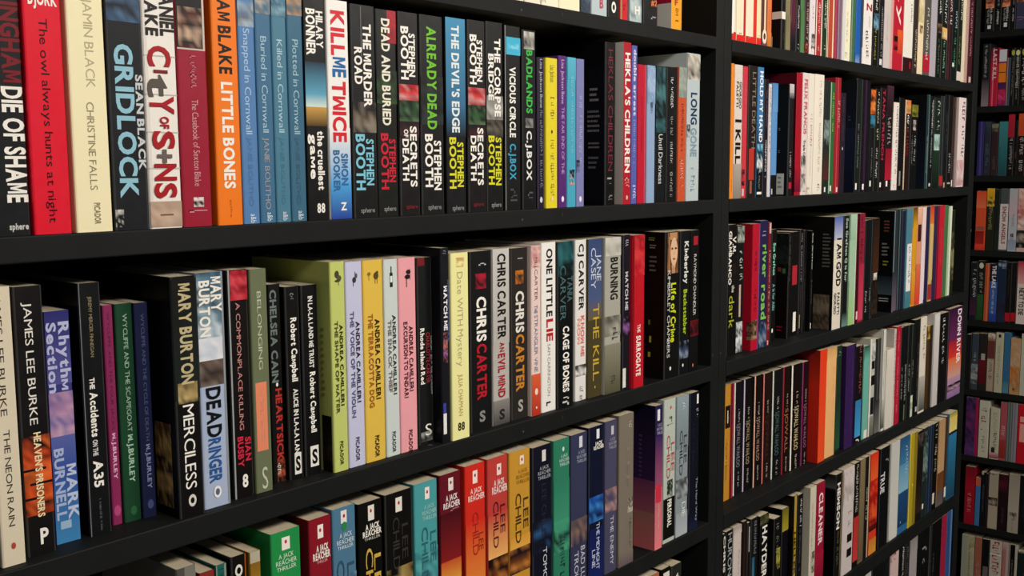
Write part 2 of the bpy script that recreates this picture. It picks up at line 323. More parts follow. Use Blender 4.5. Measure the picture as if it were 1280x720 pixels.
row('near', 2,
 K(-8, 23.5, 358, '#ddd2ba', 'cream paperback, thin black lettering', T('JAMES LEE BURKE',362,520,.30,.58,'#3c3830','n'), T('THE NEON RAIN',538,660,.36,.62,'#3c3830','n'), O(685,.5,.012,'#b8483c'), r=.9),
 K(25, 62, 357, '#191617', 'black paperback, orange sunset band and white lettering', T('JAMES LEE BURKE',377,531,.32,.60,'#e6e2da','n'), A(545,645,'#191617 #c8451c #e86a2c #d8541f #20140f'), B(586,589,'#191617',0,.8), B(604,607,'#191617',.2,1), B(622,625,'#191617',0,.7), T('HEAVEN\'S PRISONERS',541,648,.42,.66,'#efdcae'), H('P',660,682,.45,.75,W_), r=1.5),
 K(62, 94, 388, '#3a3c84', 'blue-violet paperback, pale looped title', G(388,480,'#2e2f74','#54549a'), A(490,545,'#8a6a9c #b48ab0 #6a6aa8 #c8a0b8'), G(545,590,'#5a64a8','#3350a0'), G(590,690,'#3350a0','#3f86bc'), T('Rhythm',402,488,.55,.95,'#b9bce0'), T('Section',402,490,.05,.42,'#b9bce0'), T('MARK',582,652,.56,.96,'#bcc8e4'), T('BURNELL',560,650,.08,.46,'#a8b8dc'), B(652,662,'#9ab8d4',.2,.65), r=2.6),
 K(105, 133, 353, '#14171a', 'black paperback, worn edges, white lower title', T('JEREMY MERCER FINNEGAN',370,446,.42,.58,'#9a8a6a','n'), T('THE',472,486,.30,.52,W_), T('Accidents',490,546,.28,.62,W_), T('ON THE',550,570,.3,.52,'#d8d8d8'), T('A35',576,610,.28,.70,W_), S(625,665,.45,.55,'#7a8488'), L(0,'#7f8688',.03), r=2.2),
 K(134.5, 147.5, 381, '#8b2a5a', 'slim magenta paperback of the three small ones', T('WYCLIFFE AND THE FOUR JACKS',390,538,.35,.65,'#5c1a3c','n'), T('W.J.BURLEY',542,600,.32,.68,'#e0b0c8'), O(640,.5,.025,'#b8487c'), r=3.4),
 K(148.5, 171.5, 379, '#1d4a30', 'slim dark green paperback of the three small ones', T('WYCLIFFE AND THE SCAPEGOAT',392,540,.42,.68,'#a8c8b0','n'), T('W.J.BURLEY',544,604,.40,.70,'#a8d0b4'), O(640,.55,.022,'#2f6a44'), r=3.2),
 K(172, 191, 378, '#22284e', 'slim navy paperback of the three small ones', T('WYCLIFFE AND THE CYCLE OF DEATH',392,552,.42,.68,'#5a648c','n'), T('W.J.BURLEY',556,612,.40,.70,'#8a96c0'), O(632,.55,.022,'#4c5688'), r=3.0),
 K(219, 251, 345, '#131212', 'thick black paperback, bronze title, white lower title', G(348,500,'#1b1a16','#1e2a28'), T('MARY BURTON',354,480,.28,.74,'#c2b48a'), A(478,504,'#8a7448 #c8b078 #2a2418',.1,.9), T('MERCILESS',506,612,.26,.70,W_,'n'), O(627,.5,.026,'#dcd8d0'), O(627,.5,.013,'#131212'), C(A(530,636,'#6a4a2a #b08a50 #2a1f14 #d8b070 #4a3620',.05,.75)), r=.3),
 K(250, 283.5, 340, '#a9b8d4', 'pale blue-white paperback, black and blue title', A(338,425,'#4a7088 #1d3440 #7a98a8 #c8d4dc'), T('MARY',346,390,.54,.92,W_), T('BURTON',350,420,.08,.46,W_), A(422,450,'#e0e4ea #c2ccda #e8eaf0'), A(450,482,'#6a5a50 #3a302c #8a7a70'), T('DEAD',484,547,.22,.74,'#16181c'), T('RINGER',548,604,.24,.68,'#2a5a9a'), O(616,.5,.026,W_), O(616,.5,.015,'#5a6a8a'), L(.92,'#8f969c'), r=.9),
 K(288.5, 313.5, 337, '#16100f', 'black paperback, red photograph top, spaced lettering', L(0,'#9aa0a0',.08), A(338,375,'#b01c2c #d84a54 #7a101c #c83040',.1,1), T('A COMMONPLACE KILLING',378,538,.36,.58,'#c88a84','n'), T('SIAN',548,578,.62,.90,'#d02844'), T('BUSBY',546,584,.22,.50,'#d02844'), H('8',592,610,.4,.7,W_), r=1.3),
 K(316, 337.5, 336, '#6c7456', 'olive green paperback, coral label', T('BELONGING',364,462,.38,.62,'#c0c4a8','n'), B(478,564,'#e88a68',.12,.80), S(490,556,.4,.6,'#d8a088'), H('S',580,612,.35,.7,'#c2c6b2','n'), r=1.2),
 K(338.5, 354, 355, '#151616', 'black paperback, grey lettering, red lower lettering', T('CHELSEA CAIN',362,478,.10,.62,'#6f7a78'), O(481,.5,.010,W_), T('HEARTSICK',486,578,.35,.85,'#b8302a'), A(575,606,'#8a3a20 #2a1410 #b05030 #151616',.3,1), S(577,594,.3,.6,W_), r=2.6),
 K(359, 377, 358, '#121212', 'black paperback, narrow white lettering, S label', S(366,374,.3,.6,'#888'), T('Robert Campbell',397,477,.35,.75,W_), T('ALICE IN LA-LA LAND',486,574,.40,.72,'#e8e6e0'), B(567,594,'#eceae4',.35,.85), H('S',569,589,.42,.78,'#121212'), r=2.2),
 K(379, 400, 356, '#111112', 'black paperback, tall white lettering, S label', T('IN LA-LA LAND WE TRUST',370,460,.40,.66,'#e8e6e0'), T('Robert Campbell',465,541,.40,.72,W_), B(558,584,'#eceae4',.3,.82), H('S',560,580,.4,.74,'#111112'), r=2.0),
 K(415, 433.5, 327, '#c3cd72', 'lime yellow paperback, black and olive lettering', O(343,.46,.018,'#4a4830',.16), O(348,.62,.014,'#5a5836',.16), O(351,.5,.006,'#4a4830',.2), B(350,357,'#4a4830',.56,.60), T('ANDREA CAMILLERI',406,508,.56,.78,'#2c2c18'), T('THE SHAPE OF WATER',401,517,.22,.44,'#55582c'), T('PICADOR',552,582,.40,.62,'#4a4c2a'), C(A(520,590,'#17140f #2a241a #3a3024 #120f0c',.1,.85)), C(S(410,500,.15,.45,'#8c9450')), r=.8),
 K(434, 455, 327, '#c6c8e4', 'pale lavender paperback, black lettering', O(350,.52,.014,'#3a3840',.12), B(340,350,'#3a3840',.56,.61), O(345,.66,.012,'#5a5868',.06), B(352,358,'#3a3840',.44,.48), T('ANDREA CAMILLERI',402,504,.56,.78,'#2c2c38'), T('THE VOICE OF THE VIOLIN',389,522,.22,.44,'#5a5a80'), T('PICADOR',547,577,.40,.62,'#44445c')),
 K(455.5, 480.5, 325, '#e2bd4e', 'golden yellow paperback, black and brown lettering', O(345,.66,.018,'#5a4a20',.13), O(341,.72,.008,'#5a4a20',.06), B(348,355,'#5a4a20',.60,.63), B(348,355,'#5a4a20',.70,.73), O(342,.3,.009,'#8a7028',.08), B(344,350,'#8a7028',.28,.31), T('ANDREA CAMILLERI',399,500,.56,.78,'#3a2c10'), T('THE TERRACOTTA DOG',392,509,.22,.44,'#a8622a'), T('PICADOR',545,572,.45,.65,'#4a3a18')),
 K(481.5, 499, 324, '#ccd6d4', 'pale grey-green paperback, black bottle mark', B(341,359,'#22282a',.42,.64), B(333,342,'#22282a',.49,.57), B(345,353,'#e6ece8',.45,.61), T('ANDREA CAMILLERI',394,494,.56,.80,'#2a3030'), T('THE SNACK THIEF',400,490,.22,.46,'#7a6a68'), T('PICADOR',540,566,.40,.64,'#3a4242')),
 K(499.5, 521, 322, '#eda3ab', 'pink paperback, black violin mark', O(340,.58,.012,'#2a1a1c',.14), O(346,.52,.012,'#2a1a1c',.16), B(344,359,'#2a1a1c',.44,.49), B(336,350,'#2a1a1c',.66,.69), T('ANDREA CAMILLERI',408,490,.56,.78,'#4a2028'), T('EXCURSION TO TINDARI',402,497,.24,.46,'#5a2a34'), T('PICADOR',538,567,.45,.66,'#5a2a34')),
 K(522.5, 541, 322, '#1c1f20', 'dark grey paperback, white and red small lettering', T('Rhode Island Red',410,480,.15,.42,W_), T('CHARLOTTE CARTER',416,480,.55,.8,'#a03038'), S(420,500,.84,.95,'#c8c8c4'), H('S',528,545,.4,.85,W_,'n'), A(540,552,'#9a9c98 #1c1f20 #5a5c58',.1,.9), B(322,332,'#7a1c22',0,.5), r=1.6),
 K(543, 562.5, 303, '#191a24', 'tall navy black paperback, white upper lettering', S(306,318,.2,.6,'#8a92a0'), T('WATCH ME',358,414,.30,.72,'#eceaf0'), T('ANGELA CLARKE',350,428,.76,.94,'#4a5a9a'), A(416,455,'#191a24 #c87a6a #7a4a8a #191a24',.2,.75), B(518,544,'#e8e8ec',.1,.5), B(505,518,'#3a4aa0',.1,.45), r=.3),
 K(564, 586.5, 316, '#f0eda6', 'pale lemon paperback, faint slanted lettering', A(322,334,'#d0a860 #f0eda6 #c89848',.3,.75), T('Date WITH Mystery',340,458,.34,.66,'#b4a878','n'), T('JULIA CHAPMAN',468,520,.36,.60,'#b08a62','n'), H('88',527,538,.3,.7,'#2c2c20'), r=0.1),
 K(588, 615, 314, '#191a1c', 'black paperback, white and red big lettering', S(322,332,.4,.75,'#b8b8b4'), A(342,361,'#b01c34 #191a1c #b01c34',.25,.75), T('CHRIS',371,427,.30,.72,W_), T('CARTER',430,500,.30,.72,'#b81c2c'), H('S',512,527,.38,.66,'#8a8a88'), r=.8),
 K(616, 637, 311, '#b7b3ae', 'pale grey paperback, black lettering above red', G(310,430,'#c8c6c2','#b7b3ae'), G(500,534,'#8a8682','#4a4846'), T('CHRIS CARTER',317,424,.30,.76,'#1b1a1a'), T('AN',428,440,.4,.66,'#a02430'), T('EVIL MIND',442,497,.30,.70,'#a8202e'), H('S',510,524,.35,.68,'#2a2828'), r=1.0),
 K(639, 660, 310, '#2e2a27', 'dark brown paperback, white and gold big lettering', S(317,325,.35,.7,'#b8b8b4'), A(338,355,'#c8782a #2e2a27 #a05a20',.25,.75), T('CHRIS',364,416,.28,.74,'#e4e0d8'), T('CARTER',418,489,.28,.74,'#c8822e'), H('S',498,514,.38,.68,'#a8a49c'), r=1.1),
 K(662, 676, 307, '#e8cfc8', 'pink-white paperback, red lower picture', A(306,335,'#d8a8a4 #c07a78 #e8cfc8'), T('M.J.CARTER',322,376,.35,.65,'#6a3a40','n'), T('THE',382,392,.3,.62,'#6a7c9a'), T('STRANGLER VINE',394,465,.30,.66,'#6a7c9a','n'), G(468,524,'#e0603c','#b83024'), O(490,.5,.02,'#f0e0d8'), O(510,.5,.008,W_), r=.6),
 K(677, 695, 303, '#efede8', 'white paperback, black letters above a red word', T('ONE LITTLE',311,396,.34,.74,'#1a1a1c'), T('LIE',399,427,.34,.78,'#b8202e'), T('SAM CARRINGTON',430,495,.40,.60,'#8a8a88','n'), S(502,508,.3,.75,'#3a3a3a'), r=.8),
 K(696.5, 717, 302, '#101415', 'black paperback, dark teal picture at its top', A(300,345,'#1c4a50 #2f6e72 #101415 #143034'), T('TANIA',346,378,.62,.92,'#3f6468'), T('CARVER',332,400,.16,.50,'#4a6e70','n'), T('CAGE OF BONES',408,490,.34,.70,W_), S(496,508,.3,.7,'#c8c8c4'), r=.6),
 K(719, 733, 300, '#e6e3df', 'white paperback, black letters, coral lower title', T('CJ CARVER',305,388,.32,.74,'#232326'), T('KNOW ME',395,446,.50,.80,'#d8685c'), T('NOW',398,430,.18,.44,'#e09a90'), A(456,470,'#4a4a4c #e6e3df #2a2a2c'), S(480,500,.4,.7,'#6a6a6a'), r=1.4),
 K(734, 752.5, 299, '#4c4428', 'blue-topped brown paperback, gold lower lettering', G(298,372,'#3a4c78','#4a5a84'), G(372,400,'#4a5a84','#6a5c36'), T('JANE',318,352,.60,.92,'#c8d0e0','n'), T('CASEY',310,361,.20,.54,'#c8d0e0','n'), T('THE KILL',380,476,.35,.78,'#c8a83e','n'), O(484,.5,.008,'#d0b860'), r=1.2),
 K(754, 776, 297, '#a9a79c', 'grey misty paperback, thick black upper title', A(296,320,'#c8c6bc #a9a79c #d0cec4'), A(395,420,'#5a5a50 #a9a79c #a9a79c #7a786c'), G(430,500,'#8a8876','#56543c'), T('BURNING',322,375,.36,.78,'#23221e'), S(410,425,.4,.8,'#4a4a40'), S(470,480,.4,.65,'#2a2a24'), r=.8),
 K(777.5, 787.5, 294, '#1b1a26', 'slim dark navy paperback, white foot patch', T('WATCH ME',340,388,.3,.7,'#c8c8d4'), S(300,308,.3,.7,'#b8b8c4'), A(396,420,'#1b1a26 #8a5a9a #1b1a26'), B(460,484,'#dcdcd4',0,.45), r=.5),
 K(788.5, 805.5, 294, '#c01626', 'bright red paperback, white lower title', A(294,345,'#a01420 #d83a3c #c01626'), T('THE',406,416,.4,.65,'#f0d0c8'), T('SURROGATE',420,470,.32,.68,W_), L(.0,'#8a101c',.12), r=.1),
 K(831, 848, 290, '#131413', 'black paperback with woman\'s face at its top', A(291,342,'#8a5a3a #5a3420 #a8784a #6a4028',.15,.95), B(291,338,'#6a4428',.20,.95), B(291,300,'#b88a5c',.30,.85), B(326,335,'#c89a78',.46,.74), O(315,.6,.098,'#dcb494',.27), B(334,342,'#b88a6a',.48,.72), O(311,.47,.007,'#5a3424',.08), O(311,.73,.007,'#5a3424',.08), O(317,.6,.012,'#cda07c',.03), O(324,.6,.007,'#a85048',.10), B(296,340,'#a8744a',.20,.32), T('Life of Crime',354,428,.42,.76,'#cfd820'), T('KIMBERLEY CHAMBERS',338,446,.14,.34,'#d8d8d4','n'), O(460,.4,.014,W_),
   C(S(297,302,.2,.6,'#8a9a3a')), C(S(306,312,.25,.62,'#8a8a88')), C(S(320,342,.25,.62,'#6a6a68')), C(B(400,406,'#6a7a3a',.2,.3)), C(B(420,428,'#9aa83a',.25,.36)), C(B(440,446,'#a8b03a',.2,.32)), r=.1),
 K(849.5, 861.5, 289, '#15171b', 'black paperback, white and yellow-green lettering', T('Kimberley',302,355,.45,.85,'#dcdcd8'), T('Backstabber',362,418,.4,.75,'#a8c02c'), A(426,448,'#15171b #3a4a6a #8a9ab0 #15171b'), O(456,.4,.012,W_), r=.3),
 K(862.5, 873.5, 288, '#141414', 'black paperback, thin white lettering, red figure at its top', H('1',294,306,.3,.8,'#b01c2c'), T('RAYMOND CHANDLER',318,394,.35,.65,'#d0d0cc','n'), A(400,420,'#5a1018 #141414 #7a1420'), O(456,.4,.012,'#d86a60'), r=.3),
)

row('near', 3,
 K(226, 251, 707, '#7c7a72', 'grey book, foot of the frame, dark top', L(.0,'#55534c',.4), r=.5, d=.13),
 K(254, 273, 713, '#6a2420', 'brown-red book, foot of the frame', S(.08,.4,.3,.7,'#8a4a40'), B(0,.04,'#8a3028'), r=.7),
 K(274, 288, 704, '#1f6a5e', 'teal book with a grey edge', L(.80,'#8c948e'), L(0,'#8c948e',.1), S(.02,.2,.3,.7,'#123c38'), r=.7),
 K(293, 312, 693, '#17130f', 'black book with a penguin oval', O(712,.5,.03,'#e6e2d8'), O(712,.5,.016,'#17130f'), L(.93,'#a85a20'), r=.5),
 K(316, 329.5, 688, '#a47a22', 'golden brown book', B(0,.055,'#b8b09a'), G(.055,.3,'#8a6420','#b88a28'), r=.5),
 K(342, 379, 662, '#23924a', 'bright green thriller with white lettering', B(670,686,'#f2eee6',.36,.64), O(676,.5,.0095,'#c0202c'), H('A JACK',689,696,.24,.76,'#d8ecd8','n'), H('REACHER',697,704,.14,.86,'#d8ecd8','n'), H('THRILLER',705,711,.16,.84,'#d8ecd8','n'), r=.3),
 K(389, 417, 646, '#8e1626', 'dark red thriller with white lettering', B(655,672,'#f2eee6',.38,.64), O(662,.5,.0095,'#c0202c'), H('A JACK',679,688,.3,.86,W_), H('REACHER',688,698,.14,.94,W_), H('THRILLER',699,703,.3,.8,'#e8b0b0','n'), r=.3),
 K(418, 447, 633, '#4f7c9a', 'steel blue thriller, green badge beneath its emblem', B(637,653,'#e8e8e4',.36,.62), O(644,.5,.0095,'#c0202c'), O(657,.5,.022,'#2a8a4a'), H('A JACK',664,671,.28,.84,'#dde8ee','n'), H('REACHER',672,679,.16,.92,'#dde8ee','n'), H('THRILLER',680,685,.18,.88,'#dde8ee','n'), T('LEE',704,760,.6,.9,'#37586e','n'), T('CHILD',698,790,.14,.46,'#37586e','n'), A(718,760,'#4f7c9a #a8c0d0 #3a5a72'), r=.3),
 K(450, 480, 626, '#15130f', 'black thriller with gold author lettering', B(631,650,'#e8e4da',.40,.66), O(638,.52,.0095,'#c0202c'), H('A JACK',653,661,.28,.88,W_), H('REACHER',661,669,.16,.96,W_), H('THRILLER',670,674,.22,.9,'#c8c4b8','n'), T('LEE',694,760,.62,.9,'#d4ae4a','n'), T('CHILD',684,790,.26,.56,'#d4ae4a','n'), r=.3),
 K(483, 517, 614, '#141210', 'black thriller with dark, barely visible lettering', B(621,639,'#e8e4da',.38,.62), O(628,.5,.0095,'#c0202c'), T('LEE',656,700,.60,.82,'#3a3632','n'), T('CHILD',645,710,.26,.50,'#3a3632','n'), A(708,740,'#15120f #b89a5a #d8c07a #2a2018'), r=.2),
 K(519, 548, 602, '#4aa0a4', 'turquoise thriller', B(609,624,'#f2e8e4',.46,.66), O(615,.56,.0095,'#c0202c'), H('A JACK',630,636.02,0.42,0.86,'#a8d4d4','n'), H('REACHER',637,643.02,0.32,0.96,'#a8d4d4','n'), H('THRILLER',644,650.02,0.32,0.96,'#a8d4d4','n'), T('LEE',666,705,.68,.92,'#2f6a70','n'), T('CHILD',658,730,.30,.56,'#2f6a70','n'), A(686,760,'#4aa0a4 #2a6a78 #6ab4b4'), r=.3),
 K(551, 577, 591, '#6c1424', 'maroon thriller with a flame-lit foot', B(597,613,'#e8e0dc',.40,.64), O(603,.52,.0095,'#c0202c'), H('A JACK',617,625,.26,.84,'#f0e0e0'), H('REACHER',626,634,.14,.96,'#f0e0e0'), S(636,639,.3,.9,'#b07a80'), G(640,700,'#4e101c','#8a1c20'), G(700,735,'#c8502a','#f0b040'), r=.3),
 K(582, 607, 580, '#d62c20', 'scarlet thriller', B(588,604,'#f6e4e0',.38,.62), O(594,.5,.0095,'#a01824'), H('A JACK',609,616,.26,.84,'#f4d0cc'), H('REACHER',617,625,.14,.98,'#f4d0cc'), T('LEE',668,690,.66,.9,'#7a3020','n'), T('CHILD',640,694,.36,.64,'#b0241c','n'), G(650,735,'#d62c20','#e88a3a'), r=.2),
 K(610, 635, 571, '#c2403a', 'coral red thriller with yellow-lit foot', B(580,594,'#f2e0dc',.46,.68), O(586,.57,.0095,'#8a1420'), H('A JACK',598,606,.3,.84,'#f4d8d4'), H('REACHER',606,616,.2,.98,'#f4d8d4'), T('LEE',632,668,.62,.86,'#5c1a1c','n'), T('CHILD',626,684,.26,.52,'#5c1a1c','n'), G(640,698,'#c2403a','#efb46a'), A(696,760,'#2a1410 #7a3a20 #1a0c08 #c88040'), r=.3),
 K(637, 663, 563, '#c99432', 'golden yellow thriller with sunset foot', B(570,581,'#f0e0d0',.5,.70), O(575,.6,.0095,'#b01c24'), H('A JACK',586,591.59,0.42,0.86,'#9a7024','n'), H('REACHER',592.5,598.09,0.32,0.96,'#9a7024','n'), H('THRILLER',599,604.59,0.32,0.96,'#9a7024','n'), T('LEE',624,662,.66,.90,'#4a3818','n'), T('CHILD',616,678,.28,.54,'#4a3818','n'), G(670,690,'#d89a38','#e8b050'), A(684,715,'#2c1a24 #6a3a1c #c8803a #1c1018'), r=.3),
 K(666, 690, 557, '#15182c', 'dark navy thriller, thin white lower lettering', B(563,577,'#e0dcd8',.48,.68), H('A JACK',582,587.16,0.36,0.84,'#b0b4c0','n'), H('REACHER',588,593.16,0.26,0.94,'#b0b4c0','n'), H('THRILLER',594,599.16,0.26,0.94,'#b0b4c0','n'), T('LEE CHILD',605,672,.45,.68,'#2a2e44','n'), A(650,690,'#15182c #2f5a8a #15182c #1c2440'), T('TOMORROW',685,770,.52,.72,'#d0d4de','n'), r=.3),
 K(692, 712, 549, '#2f8064', 'sea green thriller', O(562,.6,.014,'#d8e8e0'), H('A JACK',568,572.472,0.45,0.88,'#c8e4d8','n'), H('REACHER',573.2,577.672,0.35,0.98,'#c8e4d8','n'), H('THRILLER',578.4,582.872,0.35,0.98,'#c8e4d8','n'), G(600,660,'#2f8064','#3f9878'), A(650,690,'#3f9878 #1c3a30 #4aa484'), S(672,730,.4,.7,'#204a40'), r=.3),
 K(713.5, 734, 542, '#3a3d5c', 'dusky blue-violet thriller, brown lower picture', B(546,560,'#d8d8e0',.5,.7), H('A JACK',563,567.73,0.45,0.85,'#a8acc4','n'), H('REACHER',568.5,573.23,0.35,0.95,'#a8acc4','n'), H('THRILLER',574,578.73,0.35,0.95,'#a8acc4','n'), A(648,680,'#6a5a58 #a0806a #3a3d5c #2c2e48'), T('BAD LUCK',684,740,.6,.85,'#c8cad8','n'), T('TROUBLE',688,745,.2,.45,'#c8cad8','n'), r=.2),
 K(736, 754.5, 533, '#131a38', 'midnight blue thriller with a bright blue glow', B(537,549,'#e8e8f0',.5,.7), H('JACK',552,557,.4,.9,W_), H('REACHER',557,562,.3,1,W_), A(620,652,'#1a4aa0 #3f8ad8 #131a38 #2a6ac0'), T('THE MIDNIGHT',654,712,.5,.72,'#c8d0e4','n'), T('LINE',686,708,.2,.42,'#c8d0e4','n'), G(660,740,'#16225c','#18266a'), r=.2),
 K(756, 771, 526, '#4b4b66', 'slate violet thriller', B(533,544,'#c8c4d0',.5,.72), H('A JACK',547,551.3,0.4,0.85,'#acacc0','n'), H('REACHER',552,556.3,0.3,0.95,'#acacc0','n'), H('THRILLER',557,561.3,0.3,0.95,'#acacc0','n'), A(610,640,'#8a6a70 #4b4b66 #b08a88 #4b4b66'), T('THE ENEMY',645,706,.45,.72,'#c6c6d4','n'), r=.2),
 K(773.5, 792, 518, '#7d7468', 'taupe grey thriller', S(528,536,.6,.85,'#c8c0b4'), A(624,642,'#2a2420 #7d7468 #c8c0b0',.6,.95), S(650,690,.7,.85,'#4a3c30'), T('LEE',560,610,.5,.7,'#8a8074','n'), G(690,720,'#7d7468','#6a5860'), r=.1),
 K(818.5, 828, 507, '#2c2350', 'thick purple book fading to pink, covers on show', B(512,526,'#e8e4ee',.25,.6), H('A JACK',529,533.3,0.25,0.85,'#b8acd4','n'), H('REACHER',534,538.3,0.15,0.95,'#b8acd4','n'), H('THRILLER',539,543.3,0.15,0.95,'#b8acd4','n'), G(545,610,'#3a2a60','#a05070'), G(610,686,'#c06a74','#e88088'), B(606,628,'#d03048',.1,.85), S(630,660,.4,.6,'#f0c8c8'),
   C(G(505,600,'#1a1230','#35204e')), C(G(600,640,'#6a3458','#9c5064')), C(G(640,690,'#9c6a62','#d06a70')), C(S(545,600,.25,.42,'#54407a')), r=-.1, d=.12),
 K(829.5, 844, 499, '#b9c2b8', 'white thriller with red lettering, black foot', O(510,.55,.012,'#c04a40'), S(521,532,.25,.85,'#5a8a64'), T('LEE',554,590,.62,.90,'#b84a44','n'), T('CHILD',544,598,.25,.52,'#b84a44','n'), A(600,625,'#16261a #2a3a2c #b9c2b8',.3,.8), B(622,672,'#141512'), T('PERSONAL',624,658,.35,.68,W_), r=.3),
 K(845, 860, 495, '#8b979c', 'grey thriller, misty road picture', G(495,560,'#8fa0a8','#7c888c'), S(504,512,.45,.7,'#d0d8dc'), T('LEE',545,580,.62,.88,'#3a4448','n'), T('CHILD',538,594,.28,.52,'#3a4448','n'), A(598,622,'#2a2c2e #7a8488 #c8ccd0 #4a5054'), T('DIE',628,646,.5,.8,'#e4e8ea','n'), G(640,672,'#9aa4aa','#b0b8be'), r=.3),
 K(861.5, 873, 491, '#14172a', 'dark navy thriller at the row end', T('1',494,506,.75,.92,W_), S(512,522,.7,.95,'#d8dce4'), T('LEE CHILD',530,590,.3,.5,'#24283c','n'), T('The Hard Way',598,652,.75,.92,'#a8b0c4','n'), G(640,690,'#14172a','#1d2348'), r=.3),
)

row('near', 4,
 K(798, 823, 716, '#8a4030', 'brown-orange book peeking over the frame foot', B(0,.03,'#b06a4a'), r=.4),
 K(826, 837, 708, '#15130f', 'black book with a white block at its top', B(.03,.2,'#e4e0d6',.2,.9), H('n',.05,.12,.35,.8,'#15130f'), r=.4),
 K(838.5, 851, 706, '#2c2c26', 'dark grey book with a white speck', H('4',.07,.11,.35,.7,'#d8d8d0'), r=.4),
)

